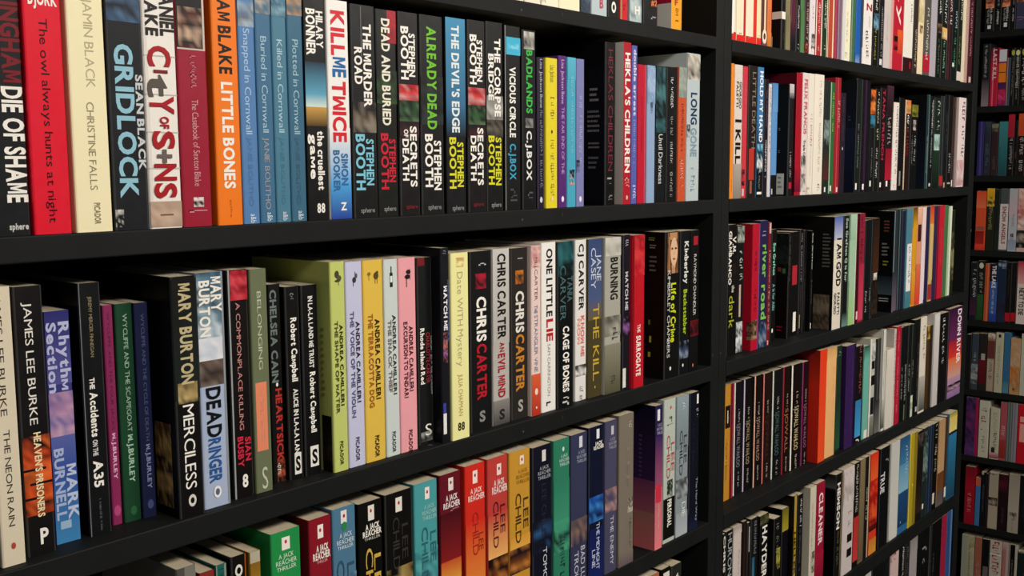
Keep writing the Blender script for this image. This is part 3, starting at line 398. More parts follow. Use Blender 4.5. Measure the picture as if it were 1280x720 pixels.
RB = B(45.5,52,'#e0261e')
row('far', 0,
 K(914, 920.5, None, '#f2ece0', 'white spine with a red foot, leftmost of the red-footed set', L(.72,'#c8c0b4',.8), B(.84,1,'#e0261e'), B(.80,.85,'#c01c18',.4,1)),
 K(921, 932.3, None, '#f1e6c8', 'cream spine with red right strip and red foot', L(.76,'#c0242c'), B(.85,1,'#e0261e'), S(.8,.9,.3,.55,'#a89a78')),
 K(932.8, 946, None, '#f2e6cc', 'cream spine with broad red right band and red foot', L(.68,'#dc3428'), B(.85,1,'#e0261e'), S(.8,.9,.2,.45,'#a89a78')),
 K(946.5, 952, None, '#f0dfb4', 'narrow buttery spine with a red foot', B(.85,1,'#e0261e'), S(.8,.9,.4,.7,'#a89a78')),
 K(952.5, 959, None, '#5e3428', 'brown spine with a cream stripe and penguin oval', B(0,.66,'#efd6b0',.42,.78), O(.80,.55,.055,'#f0e4cc'), O(.80,.55,.025,'#5e3428'), B(.85,1,'#6a4a5a')),
 K(959.5, 965, None, '#e0793e', 'orange spine beside the white-banded black book', G(.7,1,'#e0793e','#c8782a'), S(.2,.6,.4,.6,'#b85a28')),
 K(977, 982, None, '#16181e', 'black hardback with a white paper band around it', B(.24,.39,'#efe6dc'), S(.7,.8,.4,.7,'#6a6a6a'), C(B(.24,.39,'#efe6dc')), C(B(.74,.98,'#d8cfae',.02,.10)), r=.1, hard=True),
 K(982.5, 988.5, None, '#857d5c', 'olive khaki spine', G(.3,1,'#7d7654','#8a8262')),
 K(989, 995.2, None, '#5c2436', 'burgundy spine darkening to navy at its foot', G(.45,.75,'#5a2038','#1e1a2a'), G(.75,1,'#1e1a2a','#17171c')),
 K(995.6, 1000.6, None, '#17191c', 'black spine with upright white lettering', S(.05,.55,.4,.75,W_), S(.85,.95,.4,.8,W_)),
 K(1001, 1006, None, '#4f7a4a', 'leaf green spine', G(.2,1,'#4f7a4a','#5c8456')),
 K(1006.4, 1012, None, '#3a2026', 'dark maroon spine with cream and red lettering', S(.05,.85,.35,.75,'#d8b8a4'), A(.8,.98,'#7a2a20 #2a1a1c #b8502c')),
 K(1012.5, 1019.6, None, '#e2d8dc', 'pale pinkish white spine with dark foot picture', S(.1,.35,.4,.7,'#a8888e'), A(.62,.9,'#2a2a2a #8a8a84 #d8d0cc #4a4a44',.35,1), O(.92,.6,.02,'#e2d8c0')),
 K(1020, 1028, None, '#b22a36', 'red spine with cream edges and white lettering', S(.05,.60,.38,.70,'#efd8d4'), L(0,'#f0e2cc',.14), L(.86,'#f0e2cc'), S(.82,.92,.4,.6,W_)),
 K(1028.4, 1034.8, None, '#1f3a22', 'dark green spine with white lettering and cream edges', S(.02,.50,.38,.72,'#e4e8dc'), L(.86,'#e8dcc0'), S(.8,.9,.4,.7,W_)),
 K(1035.2, 1044, None, '#b84a34', 'brick orange spine with two cream strips', L(.68,'#f0dcc0',.84), L(0,'#e8d0b0',.08)),
 K(1044.4, 1047.2, None, '#a83a54', 'very thin rose red spine'),
 K(1047.6, 1052.8, None, '#7a627e', 'mauve grey spine', L(0,'#a88a9c',.25)),
 K(1053.2, 1064, None, '#ece8cc', 'broad ivory spine', L(0,'#d8d4d4',.35), S(.2,.7,.5,.65,'#a8a080'), A(.86,.95,'#8a8468 #ece8cc #ece8cc',.4,.65)),
 K(1064.4, 1070, None, '#3f6e4c', 'mid green spine between ivory and blue ones', L(.0,'#8a9a84',.25)),
 K(1070.4, 1077.5, None, '#1f5cb0', 'vivid blue spine', G(.85,1,'#1f5cb0','#7a9ac8'), L(.8,'#24406a')),
 K(1079.5, 1091, None, '#e8e2de', 'white paperback with deep red top lettering', H('N',.06,.16,.3,.9,'#a01c28'), S(.25,.42,.6,.72,'#8a8482'), S(.48,.68,.3,.6,'#3a3634'), S(.7,.9,.35,.65,'#7a7674'), C(B(.0,.75,'#8a8a88')), r=.1),
 K(1092, 1098.8, None, '#161916', 'black spine with a small blue flame', S(.0,.16,.35,.7,W_), A(.2,.45,'#161916 #5a8aac #7fa8c4 #161916'), S(.45,.9,.3,.6,'#b0a850')),
 K(1099.2, 1105.4, None, '#1b1b1d', 'black spine with grey lettering, small white foot logo', S(.1,.85,.45,.75,'#a8a8a8'), B(.88,.97,'#dcdcdc',.3,.8)),
 K(1106, 1117, None, '#c8beba', 'broad pinkish grey spine', L(.72,'#d89a94'), S(.2,.6,.3,.4,'#b0a6a2')),
 K(1117.6, 1130, None, '#b81c32', 'red spine with white script and orange flame', T('ray',-.03,.36,.35,.85,'#f2e0dc','n'), G(.42,.76,'#e0602c','#c83a2c',.4,1), A(.52,.72,'#1a1210 #b81c32 #1a1210',.05,.45)),
 K(1130.4, 1142, None, '#e4e0d6', 'broad white spine with a dark red foot', B(.80,1,'#3a1218'), B(.85,.95,'#a02030',.7,.85), S(.05,.3,.7,.85,'#5a5a58')),
 K(1142.4, 1148.2, None, '#3a2f2a', 'dark brown spine with cream lettering', S(.4,.92,.4,.75,'#c8bca8')),
 K(1148.6, 1155.2, None, '#e6d2ae', 'cream spine with a small brown picture', A(0,.3,'#a8a870 #e6d2ae #c8b888'), A(.34,.45,'#5a3a20 #8a5a30 #e6d2ae',.2,.8)),
 K(1155.6, 1163.6, None, '#55524c', 'grey spine with white script above a red foot', S(.1,.8,.35,.7,'#dcd8cc'), B(.72,.96,'#b01c34',.0,1), S(.5,.75,.3,.6,'#c8c4b8')),
 K(1164, 1171.4, None, '#a9a4ae', 'plain lilac grey spine'),
 K(1171.8, 1177.2, None, '#191b18', 'black spine with green lower lettering, brown smudge', S(.0,.18,.35,.8,W_), A(.3,.42,'#7a5a44 #191b18 #5a4a3a'), S(.5,.95,.35,.65,'#6a8a5c')),
 K(1177.6, 1184.2, None, '#16221a', 'dark green spine with gold mask picture', S(.0,.3,.4,.8,'#d0d4cc'), A(.35,.5,'#d8a860 #e8c890 #5a3a20'), S(.52,.92,.4,.7,'#8ac0a0')),
 K(1184.6, 1190.2, None, '#33181c', 'dark maroon spine with white script', S(.0,.3,.45,.85,'#dcd4d4'), L(.3,'#5a2a2e',.5)),
 K(1190.6, 1197.2, None, '#14201f', 'dark teal spine with white and green lettering', S(.1,.35,.5,.85,'#b8c4cc'), S(.38,.85,.4,.7,'#4f9a6a'), B(.78,.83,W_,.2,.5)),
 K(1197.6, 1203, None, '#17241a', 'black-green spine with yellow-green lettering', S(.0,.24,.5,.85,W_), S(.4,.8,.3,.6,'#8a9a3c'), B(.88,.99,'#d8c8c0',.0,1)),
 K(1203.4, 1207.2, None, '#d8cbb0', 'thin cream spine'),
 K(1207.6, 1210.8, None, '#b49088', 'thin dusty pink spine'),
 K(1211.2, 1216.5, None, '#4a1c26', 'maroon spine at the row end, pink lettering', S(.02,.68,.3,.65,'#c88a94'), B(.92,.99,'#c8a8a4',.3,.8)),
)

row('far', 1,
 K(910, 917.2, 79, '#f08a20', 'orange paperback beside the divider', S(225,240,.4,.7,'#8a4a10'), r=.1),
 K(917.6, 927.6, 81, '#dcd2c8', 'white paperback with big black lower title', T('GIORGIO',102,136,.58,.86,'#3a3634'), T('FALETTI',102,134,.2,.46,'#3a3634'), H('I',149,153,.1,.9,'#1a1616'), T('KILL',162,205,.18,.78,'#1a1414'), G(205,248,'#b0a49a','#8a8078'), r=.1),
 K(928, 934, 83, '#cf3846', 'coral red slim paperback', S(100,170,.4,.6,'#e08088'), A(212,232,'#2a1214 #cf3846 #2a1214',.0,.6), B(236,245,'#c8b8b4',0,.5)),
 K(934.8, 946, 82, '#2a1f1c', 'dark brown paperback, thin tan title, red block', T('LITTLE DEATH',90,186,.42,.80,'#8a7d68','n'), B(186,225,'#b8342c',.15,.75), B(226,242,'#9a5a48',.3,.55)),
 K(946.4, 954, 84, '#3f7db4', 'blue paperback with white title, dark lower half', T('HOLD MY HAND',89,178,.30,.82,'#eef2f4'), G(150,185,'#3f7db4','#1a2a3a'), B(185,252,'#141719'), A(180,215,'#4a9ac0 #141719 #e0e8e8 #1c2c34'), B(240,243,W_,.1,.9), S(215,236,.3,.6,'#8a9a94')),
 K(954.4, 960, 99, '#241a26', 'dark plum paperback with white lettering', S(105,160,.4,.75,'#6a5a70'), S(175,222,.35,.75,'#e8e8ea')),
 K(960.3, 964, 105, '#d6d0d4', 'thin white paperback, dark lettering', S(108,190,.3,.75,'#5a3a48')),
 K(964.3, 971.5, 104, '#5d93cc', 'plain sky blue paperback with black foot', G(104,140,'#5489c0','#649bd2'), B(219,250,'#1a1614'), B(236,243,'#c8beb4',.1,.3)),
 K(985.5, 991.5, 105, '#1b1d1f', 'black paperback with barcode sticker on its back', G(104,116,'#c8c4c4','#b8b4b4'), G(116,124,'#9a9696','#1b1d1f'), S(188,222,.3,.65,'#b8b8b4'), B(228,236,'#b02438',.2,.8), 
   C(B(217,243,'#d8d8cc',.02,.68)), C(S(221,238,.12,.55,'#8a9088')), C(S(160,164,.1,.3,'#8a8a88')), C(S(188,192,.1,.3,'#8a8a88')), r=.1),
 K(994.3, 1002, 91, '#a81428', 'deep red paperback, plain spine', G(210,240,'#a81428','#6a1030'), C(B(0,1,'#5a0c1c')), r=.1),
 K(1002.3, 1009.5, 91, '#e2d4d2', 'white paperback with crimson upper lettering', T('FELIX FRANCIS',99,168,.28,.80,'#c05060'), T('Triple Crown',175,205,.3,.65,'#3a3030'), A(195,240,'#3a3634 #e2d4d2 #8a847e #d8ccc8',.0,.8)),
 K(1009.8, 1016.8, 92, '#e6dfd2', 'ivory paperback with small red lettering', S(140,184,.4,.75,'#c8505a'), S(186,220,.45,.6,'#b0a89c'), A(234,244,'#6a645c #e6dfd2 #e6dfd2',0,.5)),
 K(1017.2, 1029, 93, '#eae2d4', 'broad ivory paperback with grey lettering', S(101,150,.50,.72,'#a8a298'), S(154,215,.5,.7,'#b0a89a'), S(230,238,.45,.75,'#8a847a')),
 K(1029.5, 1036.4, 100, '#27302c', 'dark grey-green paperback, pale mist patch', A(150,182,'#5a6a68 #8a9a98 #27302c'), G(185,225,'#27302c','#5a2a24'), B(234,240,W_,.3,.55)),
 K(1036.8, 1042.8, 103, '#2b6a36', 'emerald green slim paperback, yellow lettering', S(116,165,.4,.75,'#c0c058'), L(0,'#a8b8a4',.2), B(232,239,W_,.3,.6)),
 K(1043.2, 1050.3, 97, '#9a1f2c', 'crimson paperback, pale lettering', S(126,160,.45,.8,'#e0a8a8'), L(.35,'#c84a54',.5), B(234,240,'#e8d0d0',.5,.75)),
 K(1050.7, 1056.6, 116, '#2c2030', 'small dark plum paperback', S(120,180,.3,.6,'#5a4a60'), O(186,.4,.016,'#c8c8d4')),
 K(1069.5, 1075.8, 98, '#1c2420', 'black-green paperback, navy back cover on show', S(155,210,.4,.65,'#8a948c'), B(229,237,W_,.2,.5), C(G(100,160,'#1a2226','#20263a')), C(G(160,240,'#262c48','#1c2238')), C(S(145,153,.2,.5,'#4a545c')), r=.2),
 K(1076.2, 1086.6, 100, '#1a171d', 'black paperback with a dull purple strip', L(.35,'#3a1f3e',.6), B(230,237,W_,.3,.5)),
 K(1087, 1093, 111, '#1a1c1f', 'black paperback, orange scribble, teal patch', A(112,143,'#e06a24 #1a1c1f #f08a3a #8a3a14'), A(144,160,'#2a6a8a #3f8aa8 #1a1c1f'), S(185,222,.4,.6,'#8a8a88'), B(226,233,W_,.2,.5)),
 K(1093.4, 1099.2, 111, '#191b18', 'black paperback, white serif lettering', S(112,175,.35,.75,'#c0c4a8'), S(185,222,.3,.7,'#d0d4d0')),
 K(1099.6, 1106.8, 110, '#241418', 'black paperback, dark red upright lettering', T('TANA FRENCH',112,200,.35,.72,'#a82c44'), B(228,234,W_,.2,.45)),
 K(1107.2, 1115.5, 107, '#2a1a20', 'dark paperback, grey upper lettering, red foot', G(107,140,'#4a2a3a','#2a1a20'), S(147,184,.2,.7,'#9a9a90'), G(186,225,'#8a1426','#b01c34'), B(226,233,W_,.2,.45)),
 K(1116, 1122.6, 128, '#e6dcd6', 'white paperback with black lettering', S(133,180,.5,.8,'#2a2626'), S(182,218,.5,.8,'#3a3030'), S(228,235,.3,.7,'#c05060')),
 K(1123, 1129.4, 122, '#191618', 'slim black paperback, pale lower strip', B(214,232,'#8a8a80',.3,.6)),
 K(1129.8, 1137.2, 125, '#2c1a18', 'black paperback, orange and green top, red lettering', A(125,142,'#d8602c #c89a5a #6a7a4a #e08a4a'), S(144,160,.4,.7,W_), S(162,195,.35,.75,'#8a2428'), L(0,'#c8b49c',.2)),
 K(1137.6, 1146.6, 130, '#141517', 'black paperback with a dull yellow flower', A(131,146,'#6a6a20 #8a8a30 #141517 #7a7a2a',.1,.95), A(150,163,'#a8a09c #141517 #c8b8b0',.3,.7), S(170,206,.5,.75,'#b8b8b4'), S(170,206,.15,.35,'#7a7a78')),
 K(1157, 1161.3, 118, '#26383c', 'thin dark teal paperback, pale edge', L(.6,'#5a7a7c',.8), S(170,218,.3,.6,'#8aa0a0'), C(G(118,238,'#15181c','#1b2638')), r=.1),
 K(1161.6, 1166.4, 120, '#141a1b', 'black paperback, close white lettering', S(125,160,.4,.75,W_), S(162,210,.4,.65,'#b8c0c0'), B(229,233,'#c8c8c8',.2,.6)),
 K(1166.8, 1174.8, 122, '#1c2a24', 'dark green paperback, pale script and square', S(126,162,.4,.85,'#a8b8a8'), A(168,188,'#a8c8c0 #6a8a84 #c0d8d0',.1,.95), G(188,235,'#1f3a26','#16201a')),
 K(1175.2, 1180, 120, '#23262a', 'dark grey slim paperback, red foot corner', L(.5,'#4a5054',.65), S(120,190,.4,.6,'#5a6064'), B(220,232,'#a82c2c',0,1)),
 K(1180.4, 1184.3, 118, '#16181b', 'thin black paperback, tiny lettering', S(140,190,.4,.7,'#5a6064'), B(228,236,'#c8a090',.2,.6)),
 K(1184.7, 1190.3, 119, '#1c1716', 'black-brown paperback, grey lower lettering', S(192,216,.3,.75,'#a0aca8'), B(228,230,'#a8a8a0',.2,.9)),
 K(1190.6, 1194, 121, '#33231e', 'thin brown paperback', L(.5,'#6a4a3a',.8), B(225,233,W_,.1,.4)),
 K(1197.5, 1206, 122, '#e0d0cf', 'pinkish white paperback, upright black lettering', S(127,196,.45,.85,'#4a3c3e'), A(200,232,'#d0a8a8 #e0d0cf #b88a8c'), r=.1),
 K(1206.4, 1211, 124, '#16171a', 'black paperback at the row end, pale lettering', S(126,216,.3,.6,'#8a8a8c'), r=1.2),
)

row('far', 2,
 K(909, 920, 281, '#161412', 'black paperback, white and yellow-green lettering', T('GIAMBANCO',289,356,.10,.42,'#e8e4da'), T('V.M.',296,318,.52,.9,'#e8e4da'), T('the',357,366,.5,.8,'#c8c8b0'), T('dark',370,410,.2,.8,'#a8b030','n'), A(330,356,'#2a1c16 #161412',.55,1), r=2),
 K(920.5, 929.6, 282, '#1b1b1a', 'black paperback, white photographic strip', A(283,304,'#8a9088 #1b1b1a #b8beb4 #2a2c2a'), S(314,350,.35,.8,'#c8c8c0'), B(356,396,'#c8a89c',.35,.6), A(402,440,'#c8ccd0 #1b1b1a #e0e4e4 #5a5c5e',.0,.9), r=2),
 K(940, 949, 280, '#b8142c', 'thick red book, back cover on show', S(314,340,.3,.6,'#6a0c18'), S(362,392,.3,.6,'#6a0c18'), L(.86,'#6a4a8a'), A(400,424,'#3a2a20 #8a6a50 #2a1a14 #b08a68',0,.8), C(A(402,424,'#3a1a18 #8a6a50 #2a1a14 #b08a68',.45,1)), r=1.6),
 K(949.5, 959.2, 276, '#2b2550', 'indigo paperback, green title', S(289,298,.2,.85,'#8a84a8'), T('river',306,347,.30,.85,'#7ac058'), T('road',356,399,.22,.85,'#7ac058'), A(402,440,'#1a1c30 #3a5a80 #8a9ab0 #20243c'), r=1.8),
 K(959.5, 963.2, 278, '#7a1824', 'thin dark red paperback, white lettering', B(279,292,'#d8a8a0',.2,.9), S(313,412,.25,.8,'#e0a8a8'), B(425,432,'#e0a8a8',.2,.6), r=2.2),
 K(963.6, 970.2, 287, '#151413', 'black paperback, mint lettering, beside thin red one', T('Sue Grafton',304,344,.3,.75,'#8ad0b8'), T('A is for Alibi',355,388,.3,.75,'#6aa8a0'), O(413,.4,.02,W_), r=3),
 K(985, 988, 292, '#1c1614', 'thin black paperback, sooty back cover on show', S(296,420,.35,.65,'#9a8a7c'), C(A(288,345,'#1b201f #2a3230 #151817')), C(B(335,340,'#8a3a2c',.1,.4)), C(B(336,342,'#4a7a54',.5,.75)), C(S(408,416,.1,.6,'#a82034')), r=2.4),
 K(988.4, 998.4, 290, '#161415', 'black paperback with a red block and white foot label', B(332,356,'#b02634',.15,.75), L(.9,'#2a2426'), B(390,414,'#ece6dc',.35,.72), r=3.2),
 K(999, 1003.4, 287, '#18161a', 'thin black paperback, pink-grey lettering', S(292,352,.3,.7,'#a8989c'), S(356,396,.35,.65,'#6a6064'), B(393,410,'#a8a068',.2,.4), r=3.4),
 K(1003.8, 1008, 288, '#141416', 'thin plain black paperback', S(330,400,.3,.6,'#4a4a4a'), r=3.8),
 K(1008.4, 1015.8, 289, '#141516', 'black paperback, pale green-white lettering', T('Sue Grafton',292,337,.3,.7,'#c0ccbc'), S(350,380,.35,.6,'#8a8f86'), B(404,411,W_,.3,.6), r=3),
 K(1041.5, 1052.2, 271, '#dcd4c4', 'white paperback, blue top, black lettering, dark back cover', G(270,300,'#4a62b0','#b8bcd0'), T('I AM GOD',298,358,.35,.85,'#16161a'), T('GIORGIO',366,392,.15,.4,'#3a3834'), T('FALETTI',366,393,.55,.8,'#3a3834'), 
   C(B(0,1,'#1a1817')), C(S(292,336,.45,.85,'#6a6864')), C(A(368,412,'#6a5c4a #8a7c68 #3a322a #584c3e',.05,.85)), r=.4),
 K(1053.5, 1060.2, 270, '#171a19', 'black paperback, sage lettering, beside the mint one', T('Sue Grafton Q is for',273,352,.35,.75,'#a0b8a8'), G(390,408,'#171a19','#6a8a84'), r=.5),
 K(1060.8, 1069.6, 268, '#9fc0a2', 'mint green paperback', G(268,300,'#a8c8b0','#94b89c'), G(350,406,'#9fc0a2','#9ac478'), L(.86,'#c8d8c4'), r=.3),
 K(1071, 1080, 267, '#8e2038', 'maroon and rose paperback', S(272,330,.4,.7,'#5a1424'), G(330,400,'#a82a44','#c84058',.35,1), L(0,'#3a1018',.22), B(388,398,'#e0c8c0',.05,.25), r=.4),
 K(1080.5, 1085.4, 276, '#16171b', 'thin black paperback, white lower lettering', S(364,390,.3,.8,'#b8b8b4'), r=.5),
 K(1085.8, 1090, 275, '#14191c', 'black-teal thin paperback, silver lower mark', L(.6,'#3a4a4e',.75), S(360,376,.3,.7,'#a8b0ac'), r=.5),
 K(1090.4, 1098, 273, '#231711', 'dark brown paperback, white patch halfway down', G(273,340,'#2a1a12','#4a2a16'), A(341,350,'#d8d0c8 #8a7a6c',.2,.8), A(352,392,'#1a1410 #3a2a1e'), r=.5),
 K(1116, 1121.8, 264, '#2c343a', 'slate paperback, yellow-lettered back cover on show', L(.1,'#7a8a90',.25), G(340,388,'#2c343a','#6a5a6a'), 
   C(B(0,1,'#121516')), C(S(276,292,.3,.75,'#8a4a3a')), C(S(304,322,.2,.7,'#8a8a88')), C(S(326,334,.3,.7,'#a8a83a')), C(G(345,368,'#1a2a30','#4a5a60')), C(S(372,378,.1,.8,'#b8b8b4')), r=.6),
 K(1122.2, 1126.2, 262, '#1c2a2c', 'thin dark teal paperback, light edge', L(.2,'#5a7478',.4), r=.8),
 K(1126.5, 1131, 264, '#1d2240', 'slim midnight navy paperback', r=.8),
 K(1131.4, 1139.6, 261, '#4d7f92', 'teal paperback with a white lower panel', G(305,364,'#e0e0e0','#e8e4e0',.15,.95), S(309,355,.5,.8,'#2a2a2c'), G(364,384,'#4a8090','#3f7a80'), r=.6),
 K(1140, 1145, 260, '#d89a1e', 'golden yellow slim paperback', G(260,285,'#5a3a1c','#d8a020'), G(340,380,'#e0a028','#d8702c'), r=.7),
 K(1145.4, 1151, 259, '#d8906a', 'peach paperback with a brown lozenge', G(259,280,'#e8b8a0','#dca080'), B(281,302,'#4a1c14',.15,.9), G(330,380,'#d8704a','#d8402c'), r=.7),
 K(1151.3, 1156.2, 259, '#e6d0d4', 'pinkish white slim paperback', G(259,375,'#e8d0c8','#e0d4e0'), r=.8),
 K(1156.6, 1161, 259, '#2a2552', 'slim deep indigo paperback', r=.8),
 K(1161.3, 1166, 258, '#c8a860', 'tan paperback with a red-orange top', G(258,280,'#c83424','#d87a30'), G(280,350,'#d0b068','#c8b080'), G(355,374,'#8a3a30','#b02c3a'), r=.8),
 K(1166.4, 1171, 258, '#332a50', 'slim dark violet paperback', r=.9),
 K(1171.4, 1179.2, 257, '#c01e34', 'strong red paperback near the row end', S(285,330,.5,.65,'#e06a5a'), L(0,'#7a1426',.12), r=.8),
 K(1179.6, 1184, 257, '#48704a', 'moss green slim paperback', r=.9),
 K(1184.3, 1188.4, 258, '#a8c09a', 'thin pale green paperback', L(.4,'#dce4d4'), r=1.0),
 K(1188.7, 1192.5, 263, '#2a2a1e', 'thin black and olive paperback at the row end', A(290,350,'#2a2a1e #8a8a5a #3a3a28'), r=1.3),
)

SJ = lambda x0, x1, yt, col, edge, look, tc, t, r: K(x0, x1, yt, col, look, L(0, edge, .13), S(yt+34, yt+50, .5,.68,'#c8c0b0'), T(t, yt+52, yt+106, .36,.74, tc,'n'), S(yt+112, yt+130, .5,.68,'#c8c0b0'), r=r)
row('far', 3,
 K(903, 913, 482, '#c0882c', 'golden tan paperback, black picture block', L(0,'#e8dcb8',.15), A(508,536,'#17120f #3a2a1a #0f0d0c',.3,.95), B(514,530,'#d8d0b8',.55,.66), S(550,600,.4,.6,'#8a5c1c'), L(.93,'#b03a34'), r=3.2),
 K(913.4, 916.4, 480, '#6a1222', 'thin wine red paperback', L(.6,'#a83a44'), r=3.2),
 SJ(916.8, 927.8, 478, '#1b1620', '#e6e0da', 'dark plum spine with white left edge, grey lettering', '#8a8494', 'SJOWALL WAHLOO', 3.4),
 SJ(928.2, 939.8, 474, '#17130f', '#c9bcd6', 'black spine with a lilac left edge', '#a89a7c', 'SJOWALL WAHLOO', 3.3),
 SJ(940.2, 952, 470, '#1c1214', '#efb79c', 'black spine with a peach left edge', '#b08a78', 'SJOWALL WAHLOO', 3.0),
 SJ(952.4, 963.6, 467, '#2a1512', '#d87a70', 'dark brown spine with a salmon left edge', '#4a2a20', 'SJOWALL', 2.9),
 SJ(964, 976.8, 463, '#16171a', '#c8d4c4', 'black spine with a broad pale green left edge', '#4a6a6a', 'SJOWALL WAHLOO', 2.8),
 SJ(977.2, 987.4, 459, '#21120d', '#b02038', 'dark brown spine with a crimson left edge', '#a86a4a', 'SJOWALL', 2.7),
 SJ(987.8, 1001, 456, '#14120f', '#f0e8dc', 'black spine with white edge and bright gold lettering', '#dcc898', 'SJOWALL WAHLOO', 2.6),
 SJ(1001.4, 1010, 453, '#1d1018', '#a0307a', 'black spine with a magenta left edge', '#9a6a84', 'SJOWALL WAHLOO', 2.5),
 K(1023.5, 1032, 438, '#e8421e', 'thick orange-red paperback, covers on show', G(438,580,'#e63a1c','#ea5226'), C(G(438,480,'#8a1a16','#d03018')), C(G(480,580,'#d82c18','#c8281c')), r=.8),
 K(1032.4, 1044.4, 435, '#e8b478', 'peach tan paperback, plain', G(435,450,'#c89a60','#e8b478'), S(460,560,.7,.8,'#c8945a'), r=1.0),
 K(1045, 1051, 433, '#1f3a2c', 'dark bottle green slim paperback', S(440,446,.2,.8,'#6a8a7a'), G(500,560,'#1f3a2c','#27583a'), r=1.6),
 K(1056.5, 1068.5, 432, '#3a2058', 'thick purple paperback', S(450,540,.6,.75,'#5a3a7c'), C(B(0,1,'#33184e')), L(.84,'#23143a'), r=.8),
 K(1069, 1078, 433, '#1c1418', 'black paperback, red lettering, bright blue lower part', S(434,492,.45,.75,'#a8543c'), G(500,545,'#2f7ab0','#3f9ad0',.05,.85), G(500,545,'#1c2a4a','#1c3a5a',.85,1), S(548,553,.2,.7,W_), r=1.2),
 K(1079, 1085.6, 433, '#6ab0a0', 'turquoise mint slim paperback', G(433,450,'#2a4a40','#6ab0a0'), B(537,547,'#e0e4d8',.3,.9), r=1.1),
 K(1086, 1093, 424, '#b8b8ae', 'pale grey paperback with black picture blocks', L(0,'#e4e4dc',.25), A(430,450,'#dcdcd4 #8a8a84',.25,1), B(452,462,'#1a1a1a',.35,.9), B(470,482,'#1a1a1a',.3,.95), B(497,518,'#17171a',.3,.9), G(520,545,'#8a8a80','#5a5a50',.2,1), r=1.0),
 K(1093.6, 1099.8, 424, '#2c2c2c', 'charcoal slim paperback', L(.4,'#5a5a58',.55), G(500,540,'#2c2c2c','#6a6a66'), r=1.0),
 K(1100.4, 1106.4, 413, '#d0d0c8', 'white paperback, streaky dark foot', G(500,535,'#b8b8b0','#4a4a46'), L(.0,'#3a3a38',.12), S(440,500,.5,.7,'#9a9a92'), r=.7),
 K(1106.8, 1116.3, 437, '#d4cec2', 'short broad white paperback', G(437,460,'#dcd8cc','#d4cec2'), r=.5),
 K(1116.7, 1119, 412, '#c8c0bc', 'thin white paperback, red dotted lettering', S(415,525,.3,.8,'#a03038'), r=.6),
 K(1119.3, 1125, 409, '#b41832', 'slim scarlet paperback', S(416,520,.3,.55,'#e0a0a0'), r=.5),
 K(1125.4, 1129.4, 410, '#121a1c', 'thin black-teal paperback', S(460,500,.35,.7,'#a8b0ac'), r=.6),
 K(1129.7, 1133.6, 408, '#15171a', 'thin black paperback, white middle lettering', S(456,500,.3,.75,'#c0c4bc'), B(505,525,'#6a7a44',.3,.6), r=.6),
 K(1133.9, 1137.9, 407, '#141c1a', 'thin black-green paperback, white middle lettering', S(456,490,.35,.75,'#b8bcb0'), r=.5),
 K(1138.2, 1142, 406, '#1a241c', 'thin dark green paperback, white lower block', S(451,472,.35,.75,'#a8aca0'), A(494,520,'#dce0d0 #8a9a7a #c8ccb8'), r=.3),
 K(1142.4, 1149, 400, '#151817', 'black paperback beside the cream one', S(430,500,.6,.8,'#6a6e6a'), B(508,514,'#b8bcb8',.5,.8), r=.3),
 K(1149.4, 1157, 397, '#ddd4c4', 'cream white paperback, brown lettering', S(408,450,.4,.75,'#9a8268'), G(470,512,'#b8b4a8','#4a4c48'), r=.2),
 K(1157.5, 1164.4, 408, '#4a3418', 'dark brown paperback, golden top', A(406,424,'#a88a2c #5a3c18 #c8a84c'), L(.5,'#2a1e14'), r=.4),
 K(1165, 1173, 393, '#cfcbc8', 'plain white paperback', G(393,508,'#d4d0cc','#c4bebc'), S(420,480,.45,.55,'#b8b4b0'), r=.1),
 K(1173.5, 1184.6, 392, '#191616', 'black paperback, dotted white lettering', S(398,454,.3,.55,'#c8c4c0'), L(.92,'#4a4442'), r=.2),
 K(1185.3, 1201.5, 385, '#4a1c4e', 'purple and orange sunset paperback, white title', G(385,425,'#3a163a','#6a2a5a'), G(425,446,'#a01c30','#d8382c'), G(446,470,'#e0662c','#c8a090'), G(470,495,'#b890a8','#8a6a9c'), A(478,486,'#1e1830 #b890a8 #1e1830'), T('DOWN RIVER',388,455,.62,.88,'#f0e8ec'), r=.1),
)

